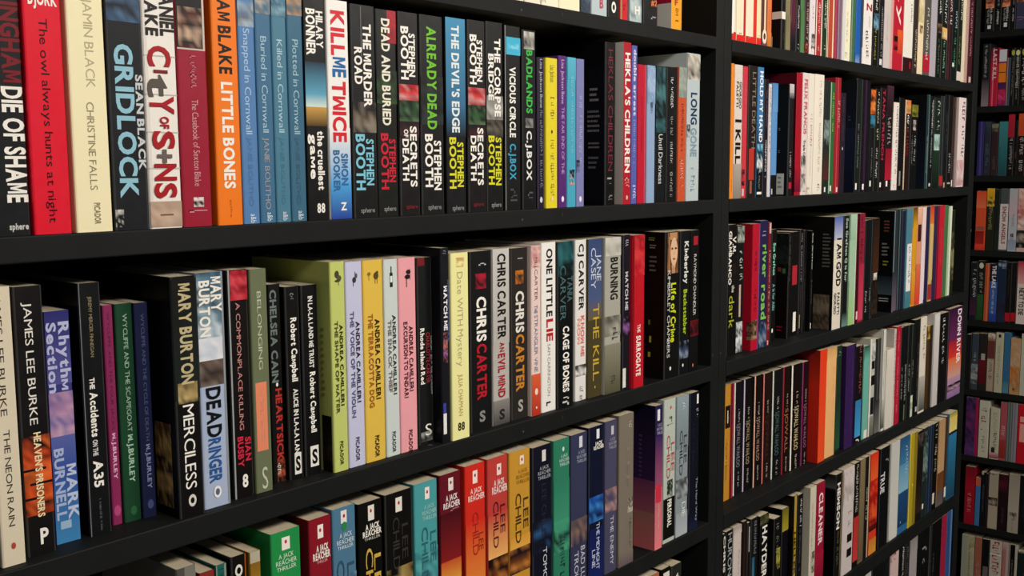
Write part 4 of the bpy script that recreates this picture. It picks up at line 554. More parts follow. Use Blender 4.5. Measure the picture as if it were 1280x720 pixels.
row('far', 4,
 K(903.5, 906.8, 663, '#151312', 'black book half hidden by the divider, white lettering', T('CHRIS',664,716,.2,.9,'#e0dcd4'), r=.8),
 K(907, 915.8, 663, '#17181a', 'black paperback, thin grey lettering', T('HURON',667,720,.3,.85,'#a8b0b0','n'), r=1.0),
 K(916.5, 926.5, 656, '#cfc2bc', 'pale pinkish grey paperback', G(656,668,'#a89c94','#cfc2bc'), S(680,720,.6,.8,'#a8988e'), r=1.0),
 K(928, 933.5, 652, '#241713', 'dark brown slim paperback', L(.2,'#3a221a',.5), r=1.2),
 K(933.9, 937.6, 654, '#15171a', 'thin black paperback, thin white line', B(659,690,'#b8b8b8',.4,.7), r=1.2),
 K(938.2, 947, 648, '#191b1e', 'black paperback, pale blue lower stripe', S(652,694,.4,.75,'#8a8a8c'), G(696,730,'#2f5a72','#3f7a94',.2,.55), r=1.2),
 K(949, 960, 644, '#141212', 'black paperback, big white lettering', A(642,656,'#3a3a20 #5a5a3a #141212'), T('HAYDER',658,722,.30,.80,'#ece8e0'), r=1.0),
 K(967, 975, 648, '#161614', 'black paperback, pale page top, olive lower patch', S(655,690,.3,.7,'#7a7a74'), A(686,712,'#8a8a3a #b0a84a #161614',.4,1), r=.4),
 K(976.5, 984.6, 636, '#15101c', 'black paperback, dull yellow upper half', G(634,664,'#6a6420','#a89a2c'), r=1.6),
 K(988, 995.6, 621, '#15130e', 'black and yellow paperback, black lettering', L(.25,'#b89a34',.78), T('HELLER',666,720,.32,.68,'#17130c'), L(.5,'#8a7428',.55), r=.8),
 K(996, 1002.6, 619, '#161514', 'black paperback, upright white lettering', S(625,660,.4,.75,'#d8d8d4'), S(662,715,.4,.65,'#5a6a70'), r=.8),
 K(1011.5, 1019.2, 607, '#cfc8b4', 'cream grey paperback, back cover on show', S(630,715,.3,.5,'#8a8474'), A(690,716,'#2a2824 #cfc8b4 #5a564c',.5,.9), C(G(607,720,'#bdb8a8','#d4cebc')), r=.5),
 K(1019.6, 1030, 601, '#9a1634', 'crimson paperback, white title', T('CLEANER',617,681,.30,.75,'#f0dcdc'), G(690,720,'#a81a3a','#8a1230'), r=.6),
 K(1043.5, 1052.3, 593, '#181817', 'black paperback, white lettering, dark cover on show', T('HEWSON',604,661,.2,.6,'#ece8e0'), L(.82,'#c8a868',.86), S(664,705,.3,.6,'#6a7438'), C(G(596,610,'#2a2c2c','#5a5e60')), C(B(612,720,'#0f1114')), r=.4),
 K(1053.5, 1066.6, 582, '#cfc4c2', 'pinkish white paperback, black blots near its foot', A(590,630,'#cfc4c2 #a89c9a #d8d0cc'), B(668,678,'#1a1616',.45,.9), B(686,696,'#1a1616',.45,.9), S(640,660,.5,.8,'#a89c9a'), r=.4),
 K(1067, 1073.4, 577, '#1a1714', 'black paperback, white lettering, red lower half', S(582,640,.3,.7,'#d0ccc4'), G(646,700,'#b8322c','#c83a3a'), r=.5),
 K(1074, 1080, 574, '#7d6c4e', 'tan khaki slim paperback', G(574,700,'#857454','#6a5a44'), r=.6),
 K(1080.4, 1086.2, 572, '#1f1a14', 'dark paperback, cream edge and white lettering', S(610,650,.3,.6,'#d8d4c4'), L(.70,'#c8bc9c',.9), r=.7),
 K(1087, 1096.4, 564, '#d83c22', 'flame orange-red paperback', G(564,600,'#d8301c','#e8642c'), A(600,660,'#d83020 #a81c14 #e85a2c #7a1410'), G(655,662,'#6a1410','#3a1010'), G(672,690,'#c8782c','#d89a3c'), r=.6),
 K(1099.5, 1111, 560, '#15151a', 'thick black paperback, tilted white lettering', T('TRUE',590,615,.05,.45,'#d8d8d8'), S(575,579,.5,.95,'#8a8a8c'), L(.92,'#6a6a60'), r=.6),
 K(1112.5, 1123, 551, '#cdccc6', 'plain pale grey-white paperback', L(0,'#8a8a84',.12), G(551,670,'#c4c4be','#d4d2cc'), r=.5),
 K(1123.4, 1135.5, 542, '#2f6a9c', 'blue paperback, cloudy light middle', G(542,580,'#27527e','#3f7aa8'), G(580,614,'#5a94b8','#8ab8cc'), G(614,655,'#1f4a7a','#1c3e66'), S(555,595,.6,.85,'#a8c4d8'), O(650,.3,.012,'#a8c0d0'), r=.5),
 K(1136, 1145.2, 543, '#b09a26', 'mustard yellow paperback', L(0,'#d8c84a',.12), L(.6,'#8a7820'), O(606,.5,.012,'#efe6b0'), r=.4),
 K(1145.6, 1152.4, 540, '#231a15', 'dark brown slim paperback near mustard one', A(543,560,'#5a4a44 #231a15'), G(600,640,'#231a15','#3a2a1e'), r=.6),
 K(1152.8, 1159, 536, '#22302e', 'dark teal paperback, grey-green blotches', A(540,600,'#22302e #4a6460 #7a908a #22302e'), B(628,634,W_,.1,.4), r=.5),
 K(1159.3, 1165, 533, '#1c2840', 'navy slim paperback, blue line', L(.4,'#34527c',.55), r=.5),
 K(1165.4, 1171.6, 530, '#16130f', 'black paperback, cream upright lettering', S(532,590,.4,.75,'#c8bc98'), B(615,628,'#d8d0c0',.2,.6), r=.5),
 K(1172, 1180, 526, '#b08c62', 'tan and brown paperback', L(0,'#d8c8a0',.15), G(526,590,'#b48e64','#c09a70'), G(590,612,'#6a4020','#7a4a24'), G(612,630,'#5a5050','#6a6060'), r=.4),
 K(1180.5, 1183.6, 522, '#4a3426', 'thin brown paperback, white foot corner', B(608,620,'#e8e4dc',.3,1), r=.5),
 K(1184, 1194.5, 517, '#2f6f96', 'blue paperback with a yellow top', G(517,522,'#8a9a40','#c8b050'), G(522,540,'#d8c060','#e0d080'), B(540,543,'#1a2430'), G(543,620,'#2f7aa4','#1f4a66'), r=.3),
)

row('far', 5,
 K(1083, 1090, 712, '#b8b8b0', 'pale book top at the frame foot', r=.6),
 K(1091, 1112.5, 701, '#141817', 'thick black-green book, foot of the frame', r=.8),
 K(1113.8, 1123.6, 686, '#d0b8b4', 'pinkish white paperback, dark red corner', A(686,700,'#8a1c24 #d0b8b4 #d0b8b4',0,.6), r=.6),
 K(1124.4, 1131.5, 681, '#16181a', 'black paperback, white upright lettering, lowest row', S(685,720,.5,.75,W_), r=.6),
 K(1132, 1137, 677, '#23221f', 'charcoal slim paperback, lowest row', S(684,720,.3,.7,'#6a6a66'), r=.6),
 K(1137.5, 1146.2, 667, '#a49c9c', 'lilac grey paperback, lowest row', G(667,690,'#8a8484','#a49c9c'), r=.5),
 K(1147, 1162, 656, '#131517', 'broad black paperback, slanting grey lettering', S(684,690,.3,.7,'#8a8a88'), S(698,704,.3,.6,'#8a8a88'), L(.92,'#4a4a48'), r=.4),
 K(1163.5, 1175.6, 651, '#121312', 'black paperback, pale page top, lowest row', S(690,720,.2,.3,'#6a6a68'), r=.3),
 K(1176, 1182, 641, '#a02040', 'crimson slim paperback, lowest row', r=.3),
 K(1182.5, 1188.6, 634, '#34568c', 'blue slim paperback, lowest row end', L(.7,'#5a84b8'), S(650,700,.2,.4,'#1f3a64'), r=.3),
)

E_ = lambda x0, x1, yt, yb, col, look, *el: K(x0, x1, yt, col, look, *el, r=.2)
row('corner', 0,
 E_(1232.5, 1243.5, -40, 38, '#191a1c', 'black spine with orange-pink top and white lettering', A(.3,.62,'#d8704a #c84a5a #3a1c1c #e89a6a'), S(.64,.88,.2,.45,'#c8c8c4'), S(.62,.88,.55,.8,W_), B(.9,.96,'#d8d8d4',.3,.7)),
 E_(1244, 1252.5, -40, 38, '#17181b', 'black spine with white lower lettering', S(.2,.6,.4,.7,'#a8a8a4'), S(.66,.9,.35,.65,W_)),
 E_(1253, 1263.5, -40, 38, '#191a1c', 'black spine with orange-pink top, second copy', A(.3,.62,'#d8704a #c84a5a #3a1c1c #e89a6a'), S(.64,.85,.2,.45,'#c8c8c4'), S(.6,.86,.55,.8,W_), B(.88,.95,'#d8d8d4',.3,.7)),
 E_(1264, 1270.6, -40, 38, '#17181b', 'black spine with white lettering, second copy', S(.2,.6,.4,.7,'#a8a8a4'), S(.64,.88,.35,.65,W_)),
 E_(1271, 1286, -40, 38, '#3c3e56', 'slate violet spine with orange top', A(.2,.56,'#e0783c #8a3a2c #f0a85a #3a2430'), S(.8,.86,.1,.8,'#8a6a9c')),
)
row('corner', 1,
 E_(1227.5, 1237, 55, 133, '#242428', 'black spine with white lettering, grey-pink foot', S(57,97,.25,.6,'#b8b8b8'), G(100,133,'#3a3038','#8a7c80')),
 E_(1237.5, 1247.5, 60, 132, '#b81c38', 'crimson spine with white lettering', G(60,80,'#5a1426','#a01c34'), T('LAST KILL',62,100,.3,.75,'#d8b8bc'), L(.3,'#d86a7c',.45)),
 E_(1248, 1257.6, 62, 132, '#7a2460', 'purple spine with white and orange blocks', B(62,77,'#c8ccd4'), B(79,103,'#e07a24'), B(90,91,'#5a2a14'), G(103,112,'#3a2450','#5a2458'), A(112,130,'#b81c50 #d83a6a #7a1c50')),
 E_(1258, 1262.4, 72, 131, '#3a4a66', 'thin slate blue spine', L(0,'#a88a5a',.3)),
 E_(1262.7, 1267.8, 60, 131, '#15160f', 'black spine, yellow-green dot, dull lettering', O(66,.5,.05,'#a0a83a'), S(71,120,.35,.75,'#8a8a7c')),
 E_(1268, 1274.6, 60, 131, '#15150f', 'black spine, pale dot, cream lettering', O(66,.5,.05,'#c8c8a0'), S(71,110,.25,.8,'#d0ccb8'), S(112,125,.35,.65,'#8a8a80')),
 E_(1275, 1286, 60, 131, '#17160f', 'black spine at frame edge, olive dot, cream lettering', O(65,.4,.06,'#a0a04a'), S(70,102,.2,.7,'#dcd8c8'), S(104,125,.3,.6,'#a8a89c')),
)
row('corner', 2,
 E_(1221.5, 1229.5, 152, 222, '#2f2a66', 'indigo violet spine', L(.4,'#4a448c',.7)),
 E_(1230, 1238, 152, 219, '#2a3240', 'dark slate blue spine', S(180,215,.2,.8,'#5a6470'), A(152,165,'#3a4454 #2a3240')),
 E_(1238.5, 1247.5, 154, 219, '#3a2528', 'dark maroon brown spine', A(155,165,'#7a7a64 #3a2528'), S(196,212,.3,.7,'#5a5a58')),
 E_(1248, 1259, 152, 219, '#35777c', 'teal spine', G(152,219,'#3a8488','#1f4a50'), S(185,212,.1,.2,'#1f4a4c')),
 E_(1259.4, 1267.5, 143, 219, '#1c1216', 'black spine with a red top half', G(143,172,'#b01c34','#a01c30'), S(173,212,.3,.8,'#a8a8a8')),
 E_(1267.8, 1271.6, 150, 219, '#181414', 'thin black spine between red and orange tops', S(190,200,.3,.7,'#a85a3a')),
 E_(1272, 1282, 142, 219, '#241311', 'black spine with an orange top half', G(142,170,'#c8502c','#b84424'), S(172,214,.25,.75,'#b8b4b4')),
)
row('corner', 3,
 E_(1219.5, 1232, 239, 313, '#d8502c', 'orange-red spine with a bottle shape', G(239,260,'#d8482c','#e0704a'), B(283,288,'#8a5a48',.1,.9), G(289,305,'#8a1c1a','#a8241f',.05,.9), G(305,313,'#e0402c','#d03a28')),
 E_(1232.5, 1242.5, 235, 313, '#2a2818', 'black spine with a yellow top and khaki letters', G(235,246,'#d8a824','#c89a20'), S(258,290,.3,.8,'#a09a5c'), A(246,258,'#c8a020 #2a2818 #d8b040')),
 E_(1243, 1249, 237, 313, '#1b2420', 'dark green-black spine', S(290,312,.3,.6,'#2f4a38')),
 E_(1249.5, 1260, 236, 313, '#4a4f52', 'grey spine with white panel of red lettering', B(255,312,'#d0c8c4'), T('SNOW ANGELS',258,305,.3,.75,'#8a3a40')),
 E_(1260.5, 1271, 235, 313, '#b0b4bc', 'pale blue-grey spine', G(235,270,'#a8b0b4','#c8a8b4'), S(268,285,.4,.7,'#7a8084'), A(292,300,'#2a2e32 #b0b4bc',.3,.7), G(300,313,'#8a94a8','#98a4b8')),
 E_(1271.5, 1286, 235, 313, '#c8a8a0', 'pinkish cream picture spine', A(235,285,'#d8c0b4 #c88a80 #a84a4a #d8c8bc'), A(288,310,'#2a2824 #a89a8c #1a1a18')),
)
row('corner', 4,
 E_(1212.5, 1221, 328, 400, '#1c2028', 'black spine, white letters above a purple foot', S(337,372,.3,.85,'#c8c8cc'), G(372,394,'#3a1c38','#4a2040')),
 E_(1221.4, 1229.6, 326, 401, '#1b2218', 'black spine with white letters, green foot', O(332,.5,.05,'#c8c8b0'), S(341,366,.25,.8,'#a8a8a0'), G(368,400,'#2a5a2c','#1f4a24')),
 E_(1230, 1236, 330, 402, '#b8502c', 'narrow burnt orange spine', L(.6,'#d87a4a',.8)),
 E_(1236.4, 1246, 330, 402, '#3a5a9c', 'blue spine with white upper lettering', B(330,352,'#1a1c28'), T('THE LAKE',332,360,.3,.8,'#dcdce4'), S(362,392,.35,.65,'#c8d4e8'), G(392,402,'#2a4a9c','#24408c')),
 E_(1246.4, 1256.8, 326, 402, '#1d2c48', 'navy spine with a pale star', A(326,336,'#1d2c48 #8aa0b0 #1d2c48'), G(380,400,'#2a2038','#24304c')),
 E_(1257, 1263.8, 328, 403, '#161514', 'black spine with red foot, leftmost of two', S(335,380,.4,.6,'#5a4a38'), B(391,402,'#b01424')),
 E_(1264, 1270.6, 328, 403, '#161514', 'black spine with red foot, beside the white one', S(335,370,.4,.6,'#3a3a38'), B(391,402,'#b01424')),
 E_(1271, 1286, 327, 405, '#d4c8c0', 'white spine with red top and black letters', G(327,355,'#b01c30','#d8a0a0'), T('NEXT TO DIE',360,394,.2,.6,'#2a2624')),
)
row('corner', 5,
 E_(1207, 1213.5, 418, 486, '#181a1e', 'narrow black spine by the end panel'),
 E_(1214, 1222.5, 417, 487, '#3a4450', 'dark blue-grey spine, pale misty foot', S(440,452,.3,.7,'#a8b0b8'), A(455,480,'#8a9294 #5a6468 #b0b4b0 #3a4450')),
 E_(1223, 1233, 417, 488, '#2a2624', 'charcoal spine with dark red lower half', B(442,450,'#a8a098',.3,.8), G(450,480,'#6a1420','#5a1018')),
 E_(1233.4, 1243, 417, 489, '#8a6a58', 'brown spine with cream lower panel', A(417,424,'#d8d0c0 #8a6a58'), B(426,448,'#6a3430'), G(449,489,'#b0a08c','#a89884',.05,.9), S(450,474,.3,.7,'#4a3a34')),
 E_(1243.4, 1253.5, 416, 490, '#b8b49a', 'pale khaki cream spine, dark spot at top', O(420,.5,.03,'#23221c'), S(432,480,.3,.6,'#8a8870')),
 E_(1254, 1262, 416, 491, '#34688e', 'medium blue spine', G(478,491,'#3f7a8a','#5a8a94')),
 E_(1262.4, 1275, 423, 493, '#b8905c', 'tan spine with orange-brown stain', A(423,490,'#b89a78 #c0a080 #b8681c #a87a4a'), O(487,.45,.02,'#4a2a14')),
 E_(1275.4, 1288, 417, 494, '#b8b8a8', 'pale grey cream spine at frame edge', S(430,480,.4,.6,'#8a8a7c')),
)
row('corner', 6,
 E_(1206.5, 1222.5, 497, 573, '#4a2456', 'purple spine with a crimson strip', A(497,570,'#3a1f4c #6a2a60 #2a1c44 #5a3a78'), L(.78,'#a01c40')),
 E_(1223, 1235.6, 501, 574, '#c4c0ae', 'cream spine with faded brown lettering', S(507,515,.2,.75,'#8a7a68'), S(520,528,.2,.75,'#a8604a'), S(545,565,.35,.7,'#8a8474'), O(537,.3,.012,'#3a3428')),
 E_(1237, 1249, 510, 573, '#bdb9a2', 'short cream spine with green lettering', S(516,540,.3,.7,'#a8a486'), S(541,562,.3,.75,'#4a4a3c'), B(560,566,'#2a2824',.2,.6), G(566,573,'#c8a0a0','#8a2434')),
 E_(1249.4, 1257.8, 503, 574, '#a85058', 'rose pink spine', S(532,545,.3,.8,'#d8b8b4'), G(550,573,'#a03a34','#8a2c28')),
 E_(1258.2, 1264, 503, 578, '#6a7a74', 'grey-green spine', L(.5,'#4a5654',.7)),
 E_(1264.3, 1271, 504, 579, '#8a848c', 'mauve grey spine on the cream row', L(.4,'#75707a',.6)),
 E_(1271.4, 1286, 506, 581, '#c01424', 'bright red spine with a pink block', B(521,553,'#e09a8c',.2,1), B(528,530,'#c01424',.2,1)),
)
row('corner', 7,
 E_(1205.5, 1218, 583, 655, '#9c1224', 'deep red spine, pink lower lettering', G(583,612,'#7a101c','#a8142a'), S(616,640,.3,.7,'#e08a90')),
 E_(1218.4, 1224.6, 597, 655, '#3f74ac', 'blue spine with an orange top', G(597,607,'#c85a3a','#c8603c')),
 E_(1225, 1231, 590, 658, '#181a20', 'narrow black spine, pale lower mark', B(588,593,'#a8a494',.1,.6), S(606,640,.4,.8,'#5a6a6c')),
 E_(1231.3, 1235, 592, 660, '#2a1a18', 'thin dark brown spine'),
 E_(1235.4, 1247, 590, 661, '#a89c88', 'broad greyish tan spine', A(590,594,'#c8c0b0 #3a342c #a89c88'), G(594,660,'#a49a88','#b0a48e'), A(622,632,'#1a1612 #a89c88 #2a2420')),
 E_(1247.5, 1259, 593, 664, '#2a1318', 'black spine with a dark red upper part', A(593,615,'#2a1318 #5a1624 #3a1018'), S(635,655,.4,.7,'#4a4448')),
 E_(1260, 1273.6, 593, 667, '#a89e8e', 'stone grey spine with a small black lamp', G(593,640,'#9a9082','#b0a698'), A(641,652,'#17120f #a89e8e #a89e8e',.2,.85), S(654,664,.4,.6,'#7a7264')),
 E_(1274, 1288, 595, 668, '#161a1a', 'black spine at frame edge, lower middle', S(610,650,.3,.5,'#2f3a3a')),
)
row('corner', 8,
 E_(1201, 1216.8, 666, 745, '#a8a488', 'khaki cream spine with a split tone', L(0,'#9aa08c',.45), S(680,720,.55,.7,'#5a5440'), A(668,690,'#b0a880 #8a845c #c0b890',.6,1)),
 E_(1217.2, 1225.8, 671, 746, '#a0604c', 'dusty pink brown spine', S(702,720,.3,.8,'#b88a80')),
 E_(1226.2, 1235.6, 674, 748, '#15191a', 'black spine with a grey lower block', B(708,748,'#6a6460',.2,.9)),
 E_(1236, 1251, 674, 750, '#c0b8ac', 'white spine with big red lettering', S(677,692,.2,.8,'#a83a38'), S(694,718,.2,.8,'#b04a44'), B(692.5,694,'#e0dcd0')),
 E_(1251.4, 1260, 678, 752, '#b0706c', 'pink and grey spine', G(678,690,'#b0a8a0','#c06060'), L(.6,'#b0a6a0')),
 E_(1260.4, 1270.6, 678, 754, '#b8b4a6', 'white-edged spine with a black middle', B(681,760,'#17120f',.1,.72), S(700,730,.3,.5,'#8a847a')),
 E_(1271, 1288, 690, 756, '#1c2c28', 'dark green spine, foot of the frame', B(686,692,'#8a8278',.0,.5), S(707,720,.5,.7,'#8a908a')),
)
# ------------------------------------------------------------------ book builder
rng = random.Random(7)
PAPER_EDGE = lin('#cfc4ac')

def ink(hx):
    c = lin(hx); l = 0.3*c[0]+0.5*c[1]+0.2*c[2]
    f = l/(l+0.009)
    return tuple(x*f for x in c)

VIS0 = [False]
def vof(v, fz, top, hgt):
    if -0.5 <= v <= 1.5:
        if VIS0[0] and 0 < v < 1:                      # books whose heads are out of the picture: v counts on the part in view
            a = max(0.0, (top-fz(0))/hgt); return a+v*(1-a)
        return v
    return (top-fz(v))/hgt

def book_faces(w, h, d, vis, spec, fz, top, worn):
    """cover as one mesh: spine, two boards, and everything printed on them"""
    V, Fc, Cc = [], [], []
    t = 0.0007 if not spec['hard'] else 0.0022
    ch = min(0.0016, w*0.16)
    base = ink(spec['col'])
    edge = tuple(min(1, x*0.9+0.1*0.3) for x in base) if worn else base
    a = w/2
    out = [(-a, d), (-a, ch), (-a+ch*0.3, ch*0.3), (-a+ch, 0), (a-ch, 0), (a-ch*0.3, ch*0.3), (a, ch), (a, d)]
    inn = [(-a+t, d), (-a+t, ch+t*0.4), (-a+ch*0.6+t, t+ch*0.2), (-a+ch+t*0.4, t), (a-ch-t*0.4, t), (a-ch*0.6-t, t+ch*0.2), (a-t, ch+t*0.4), (a-t, d)]
    n = len(out)
    for z in (0.0, h):
        V += [(x, y, z) for x, y in out]
        V += [(x, y, z) for x, y in inn]
    side = next((e[1] for e in spec['el'] if e[0] == 'c' and e[1][0] in 'bg'), None)
    side = ink(side[-1] if side[0] == 'b' else side[5]) if side and side[1] in (0, 0.0) or side and side[0] == 'g' else base
    def q(*i, col=base): Fc.append(i); Cc.append(col)
    for i in range(n-1):
        cc = side if i == 0 else base if i in (3, 6) else edge
        q(i, i+1, 2*n+i+1, 2*n+i, col=cc)
        q(n+i+1, n+i, 3*n+i, 3*n+i+1, col=PAPER_EDGE)
        q(2*n+i, 2*n+i+1, 3*n+i+1, 3*n+i, col=edge)
        q(i+1, i, n+i, n+i+1, col=edge)
    q(0, 2*n, 3*n, n); q(n-1, 2*n-1, 4*n-1, 3*n-1)
    lay = [0]
    def emit(pts, faces, cols, cover):
        lay[0] += 1
        off = 0.00005+0.00006*lay[0]
        b0 = len(V)
        for u, v in pts:
            z = h*(1-v)
            if cover: V.append((-a-off, vis*(1-u), z))
            else: V.append((-a+ch*0.25+(w-ch*0.5)*u, -off, z))
        for f, cc in zip(faces, cols):
            Fc.append(tuple(i+b0 for i in f)); Cc.append(cc)
    def draw(e, cover=False):
        k = e[0]
        if k == 'c': return draw(e[1], True)
        cl = lambda v: min(max(v, 0.0), 1.0)
        if k in 'bgas':
            v0, v1 = cl(vof(e[1], fz, top, h)), cl(vof(e[2], fz, top, h)); u0, u1 = cl(e[3]), cl(e[4])
            if v1-v0 < 1e-4: return
        if k == 'b':
            emit([(u0, v0), (u0, v1), (u1, v1), (u1, v0)], [(0, 1, 2, 3)], [ink(e[5])], cover)
        elif k == 'g':
            A0, A1 = ink(e[5]), ink(e[6])
            emit([(u0, v0), (u0, v1), (u1, v1), (u1, v0)], [(0, 1, 2, 3)], [[A0, A1, A1, A0]], cover)
        elif k == 'a':
            pal = [ink(x) for x in e[5]]
            nu, nv = 5, max(4, min(18, int((v1-v0)*h/((u1-u0)*(vis if cover else w)+1e-6)*5)))
            if cover: nu = 9
            nu, nv = max(nu, 3), max(nv, 4)
            pts, cols = [], []
            for j in range(nv+1):
                for i in range(nu+1):
                    pts.append((u0+(u1-u0)*i/nu, v0+(v1-v0)*j/nv))
                    p = pal[rng.randrange(len(pal))]; p2 = pal[min(len(pal)-1, int(j/(nv+1)*len(pal)))]
                    f = rng.uniform(0.25, 0.75)
                    cols.append(tuple(x*f+y*(1-f) for x, y in zip(p, p2)))
            fs, cc = [], []
            for j in range(nv):
                for i in range(nu):
                    f = (j*(nu+1)+i, (j+1)*(nu+1)+i, (j+1)*(nu+1)+i+1, j*(nu+1)+i+1)
                    fs.append(f); cc.append([cols[x] for x in f])
            emit(pts, fs, cc, cover)
        elif k == 's':                                   # tiny unreadable lettering: broken strokes along the spine
            col = ink(e[5]); pts, fs, cc = [], [], []
            horiz = cover
            if horiz:
                nl = max(2, int((v1-v0)*h/0.006))
                for l in range(nl):
                    va = v0+(v1-v0)*l/nl; vb = va+(v1-v0)/nl*0.45
                    u = u0
                    ue = u1-(u1-u0)*rng.uniform(0, .35)
                    while u < ue:
                        du = (u1-u0)*rng.uniform(0.05, 0.16)
                        b0 = len(pts); pts += [(u, va), (u, vb), (min(u+du, ue), vb), (min(u+du, ue), va)]
                        fs.append((b0, b0+1, b0+2, b0+3)); cc.append(col); u += du+(u1-u0)*0.03
            else:
                v = v0; st = (u1-u0)*w*0.62/h; k2 = 0
                while v < v1 and k2 < 60:
                    k2 += 1
                    dv = min(st*rng.uniform(0.3, 0.75), v1-v)
                    if rng.random() < 0.14: v += st*0.8; continue
                    x0 = u0+(u1-u0)*rng.choice((0, 0, 0.12, 0.3)); x1 = u1-(u1-u0)*rng.choice((0, 0, 0.1, 0.3))
                    m = rng.random()
                    segs = [(x0, x1, v, v+dv*0.42)]
                    if m < 0.5: segs.append((x0, x0+(x1-x0)*0.25, v, v+dv))
                    if 0.3 < m < 0.8: segs.append((x1-(x1-x0)*0.25, x1, v, v+dv))
                    for (xa, xb, ya, yb) in segs:
                        b0 = len(pts); pts += [(xa, ya), (xa, yb), (xb, yb), (xb, ya)]
                        fs.append((b0, b0+1, b0+2, b0+3)); cc.append(col)
                    v += dv+st*0.22
            if fs: emit(pts, fs, cc, cover)
        elif k in 'th':
            s, v0, v1, u0, u1 = e[1], vof(e[2], fz, top, h), vof(e[3], fz, top, h), e[4], e[5]
            if k == 'h' and e[2] > 1.5: v0 += 0.16*(v1-v0)
            pp, ff = text_polys(s, e[7])
            if k == 't': pts = [(u0+(u1-u0)*y, v0+(v1-v0)*x) for x, y in pp]
            else: pts = [(u0+(u1-u0)*x, v1-(v1-v0)*y) for x, y in pp]
            if min(p[1] for p in pts) < 0:               # never past the head of the book
                m = min(p[1] for p in pts); M = max(p[1] for p in pts)
                pts = [(u, 0.015+(v-m)/(M-m)*(M-0.015)) for u, v in pts]
            pts = [(min(max(u, 0.0), 1.0), min(v, 1.0)) for u, v in pts]
            emit(pts, ff, [ink(e[6])]*len(ff), cover)
        elif k == 'o':
            v, u, rv = vof(e[1], fz, top, h), e[2], e[3]
            ru = e[5] or min(rv*h/w*0.72, 0.45)
            pts = [(u+ru*math.cos(q_*math.pi/8), v+rv*math.sin(q_*math.pi/8)) for q_ in range(16)]
            emit(pts, [tuple(range(16))], [ink(e[4])], cover)
    for e in sorted(spec['el'], key=lambda e: 0 if (e[1][0] if e[0] == 'c' else e[0]) in 'bga' else 1): draw(e)
    return V, Fc, Cc

def page_faces(w, h, d, t, inset):
    a = w/2-t*1.05
    y0, y1, z0, z1 = t*1.6+0.0004, d-0.0008-inset, inset+0.0002, h-0.0004-inset
    n = 5                                                # gently sagging top edge of the paper
    V, Fc = [], []
    for i in range(n+1):
        x = -a+2*a*i/n
        dip = 0.0004*math.sin(math.pi*i/n)
        V += [(x, y0, z0), (x, y1, z0), (x, y1, z1-dip), (x, y0, z1-dip)]
    for i in range(n):
        b = 4*i
        for k in range(4):
            Fc.append((b+k, b+(k+1) % 4, b+4+(k+1) % 4, b+4+k))
    Fc.append((3, 2, 1, 0)); Fc.append((4*n, 4*n+1, 4*n+2, 4*n+3))
    return V, Fc

DEF_R = {('near', 0): .2, ('near', 1): .25, ('near', 2): .9, ('near', 3): .3, ('near', 4): .4, ('far', 0): .2, ('far', 1): .35, ('far', 2): 1.0, ('far', 3): 1.0, ('far', 4): .8, ('far', 5): .5}
PLACED = []
prev, prevP = {}, {}
for bay, shelf, i, s in BOOKS:
    if bay == 'corner':
        z0 = END_TOP[shelf]; ytop = s['yt']; ybot = on_end(s['x0'], 360, CX)
        P = CX+0.003
        ymid = 0.5*(ytop + [38.5, 132.5, 219.5, 313.5, 402.5, 490.5, 574.5, 662.0, 750.0][shelf])
        a0, a1 = -on_end(s['x0'], ymid, P).y, -on_end(s['x1'], ymid, P).y
        fz = (lambda yy, xc=(s['x0']+s['x1'])/2, P=P: on_end(xc, yy, P).z)
        h = fz(ytop)-z0
    else:
        z0 = SH_TOP[shelf]
        P = D+(s['r'] if s['r'] is not None else DEF_R[bay, shelf])*0.01
        xc = (s['x0']+s['x1'])/2
        d_ = on_wall(xc, 360, P); zb = z0
        # image row where the book's middle stands
        if s['yt'] is None:
            h = s['h'] or (0.203 if bay == 'near' else 0.205)
        else:
            h = on_wall(xc, s['yt'], P).z-z0
        zm = z0+h/2
        lo, hi = -900.0, 1600.0
        for _ in range(40):
            m = (lo+hi)/2
            if on_wall(xc, m, P).z > zm: lo = m
            else: hi = m
        ym = (lo+hi)/2
        if s['yt'] is None or bay != 'near': ym = min(max(ym, 20), 700)
        if s['yt'] is None and bay == 'near' and shelf == 0: ym = 25
        if s['yt'] is None and bay == 'near' and shelf == 1: ym = 145
        a0, a1 = on_wall(s['x0'], ym, P).x, on_wall(s['x1'], ym, P).x
        fz = (lambda yy, xc=xc, P=P: on_wall(xc, yy, P).z)
        lim = ([UP1-0.02]+[SH_TOP[k]-SH_T[k] for k in range(6)])[shelf]
        h = min(h, lim-z0-0.003)
    if bay == 'far': a0, a1 = max(a0, 1.4275), min(a1, 2.5812)
    if bay == 'near': a0, a1 = max(a0, 0.194), min(a1, 1.3795)
    g = prev.get((bay, shelf))
    vis = (prevP[bay, shelf]*a0/g - P) if g is not None and bay != 'corner' else 0.02
    prevP[bay, shelf] = P
    if g is not None and a0 < g+0.0003: a0 = g+0.0003
    if a1-a0 < 0.003: a1 = a0+0.003
    prev[bay, shelf] = a1
    hh = min(max(h, 0.03), 0.215)
    if bay == 'corner': hh = min(hh, (END_TOP[shelf-1]-0.0225 if shelf else END_TOP[0]+0.2045)-z0-0.002)
    PLACED.append(dict(bay=bay, shelf=shelf, i=i, s=s, a0=a0, a1=a1, P=P, vis=vis, z0=z0, h=hh, fz=fz, area=(s['x1']-s['x0'])*max(10, (s['yb'] or 0))))

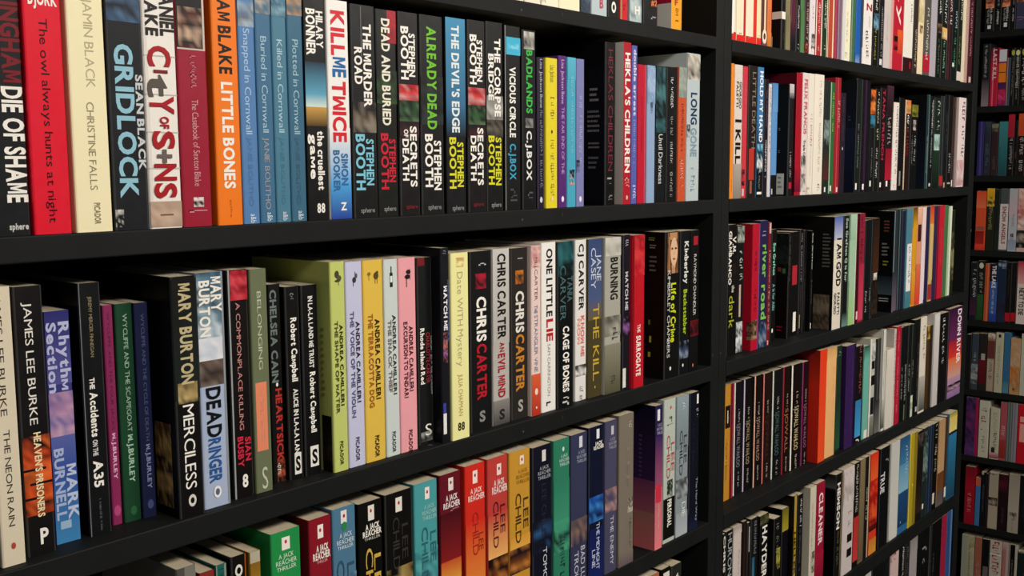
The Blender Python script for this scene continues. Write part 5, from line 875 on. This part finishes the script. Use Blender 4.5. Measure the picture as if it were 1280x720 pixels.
# how large each one shows in the photograph
for p in PLACED:
    s = p['s']; xa, xb = max(s['x0'], 0), min(s['x1'], 1280)
    if p['bay'] == 'corner':
        q0 = Vector((p['P'], -(p['a0']+p['a1'])/2, p['z0']))
    else: q0 = Vector(((p['a0']+p['a1'])/2, p['P'], p['z0']))
    def py(q): return 360-F*UP.dot(q)/FW.dot(q)
    yb = min(py(q0), 720); yt = max(py(q0+Vector((0, 0, p['h']))), 0)
    p['area'] = max(xb-xa, 0)*max(yb-yt, 0)
LIMIT = 300
order = sorted(range(len(PLACED)), key=lambda k: -PLACED[k]['area']-(1e6 if PLACED[k]['bay'] == 'near' else 0))
single = set(order[:LIMIT])

ROWN = ['top', 'second', 'third', 'fourth', 'fifth', 'lowest']
CORN = ['topmost', 'second', 'third', 'fourth', 'fifth', 'sixth', 'seventh', 'eighth', 'ninth']
def shelf_phrase(p):
    if p['bay'] == 'near': return "near bookcase's %s shelf" % ['top', 'second', 'third', 'fourth', 'bottom'][p['shelf']]
    if p['bay'] == 'far': return "far bookcase's %s shelf" % ROWN[p['shelf']]
    return "corner bookcase's %s shelf" % CORN[p['shelf']]

stuff_V, stuff_F, stuff_C, stuff_PV, stuff_PF = [], [], [], [], []
labels = {}
n_single = 0
for k, p in enumerate(PLACED):
    s = p['s']; w_ = p['a1']-p['a0']-0.0003; h = p['h']; cx = (p['a0']+p['a1'])/2
    d = s['d'] or (0.126 if w_ > 0.012 else 0.120)
    if p['bay'] == 'corner': d = 0.13
    top = p['z0']+h
    lum = sum(lin(s['col']))/3
    VIS0[0] = p['bay'] == 'far' and p['shelf'] == 0
    V, Fc, Cc = book_faces(w_, h, d, min(max(p['vis'], 0.006), d-0.001), s, p['fz'], top, worn=(lum < 0.03 and k % 3 != 1))
    t = 0.0022 if s['hard'] else 0.0007
    PV, PF = page_faces(w_, h, d, t, 0.003 if s['hard'] else 0.0)
    if p['bay'] == 'corner': loc, rz = (p['P'], -cx, p['z0']+0.0002), -math.pi/2
    else: loc, rz = (cx, p['P'], p['z0']+0.0002), 0.0
    if k in single:
        root = empty('hardback_book' if s['hard'] else 'paperback_book', loc, rz)
        lab = s['look']+", "+shelf_phrase(p)
        assert lab not in labels, lab
        labels[lab] = 1
        root['label'] = lab; root['category'] = 'book'; root['group'] = 'books on the '+shelf_phrase(p)
        mesh_obj('cover', V, Fc, M_COVER, root, Cc)
        mesh_obj('page_block', PV, PF, M_PAGE, root)
        n_single += 1
    else:
        R = Matrix.Rotation(rz, 4, 'Z'); T3 = Vector(loc)
        b = len(stuff_V); stuff_V += [tuple(R @ Vector(v)+T3) for v in V]
        stuff_F += [tuple(i+b for i in f) for f in Fc]; stuff_C += Cc
        b = len(stuff_PV); stuff_PV += [tuple(R @ Vector(v)+T3) for v in PV]
        stuff_PF += [tuple(i+b for i in f) for f in PF]
if stuff_V:
    nv = len(stuff_V)
    o = mesh_obj('thin_paperback_books', stuff_V+stuff_PV, stuff_F+[tuple(i+nv for i in f) for f in stuff_PF], M_COVER, None, stuff_C+[PAPER_EDGE]*len(stuff_PF))
    o.data.materials.append(M_PAGE)
    mi = [0]*len(stuff_F)+[1]*len(stuff_PF)
    o.data.polygons.foreach_set('material_index', mi)
    o['kind'] = 'stuff'; o['label'] = 'remaining narrow book spines squeezed between others on the distant black shelves'; o['category'] = 'books'
print('books', len(PLACED), [(b, sum(1 for p in PLACED if p['bay'] == b)) for b in ('near', 'far', 'corner')], 'single', n_single, 'longest label', max(len(l.split()) for l in labels))
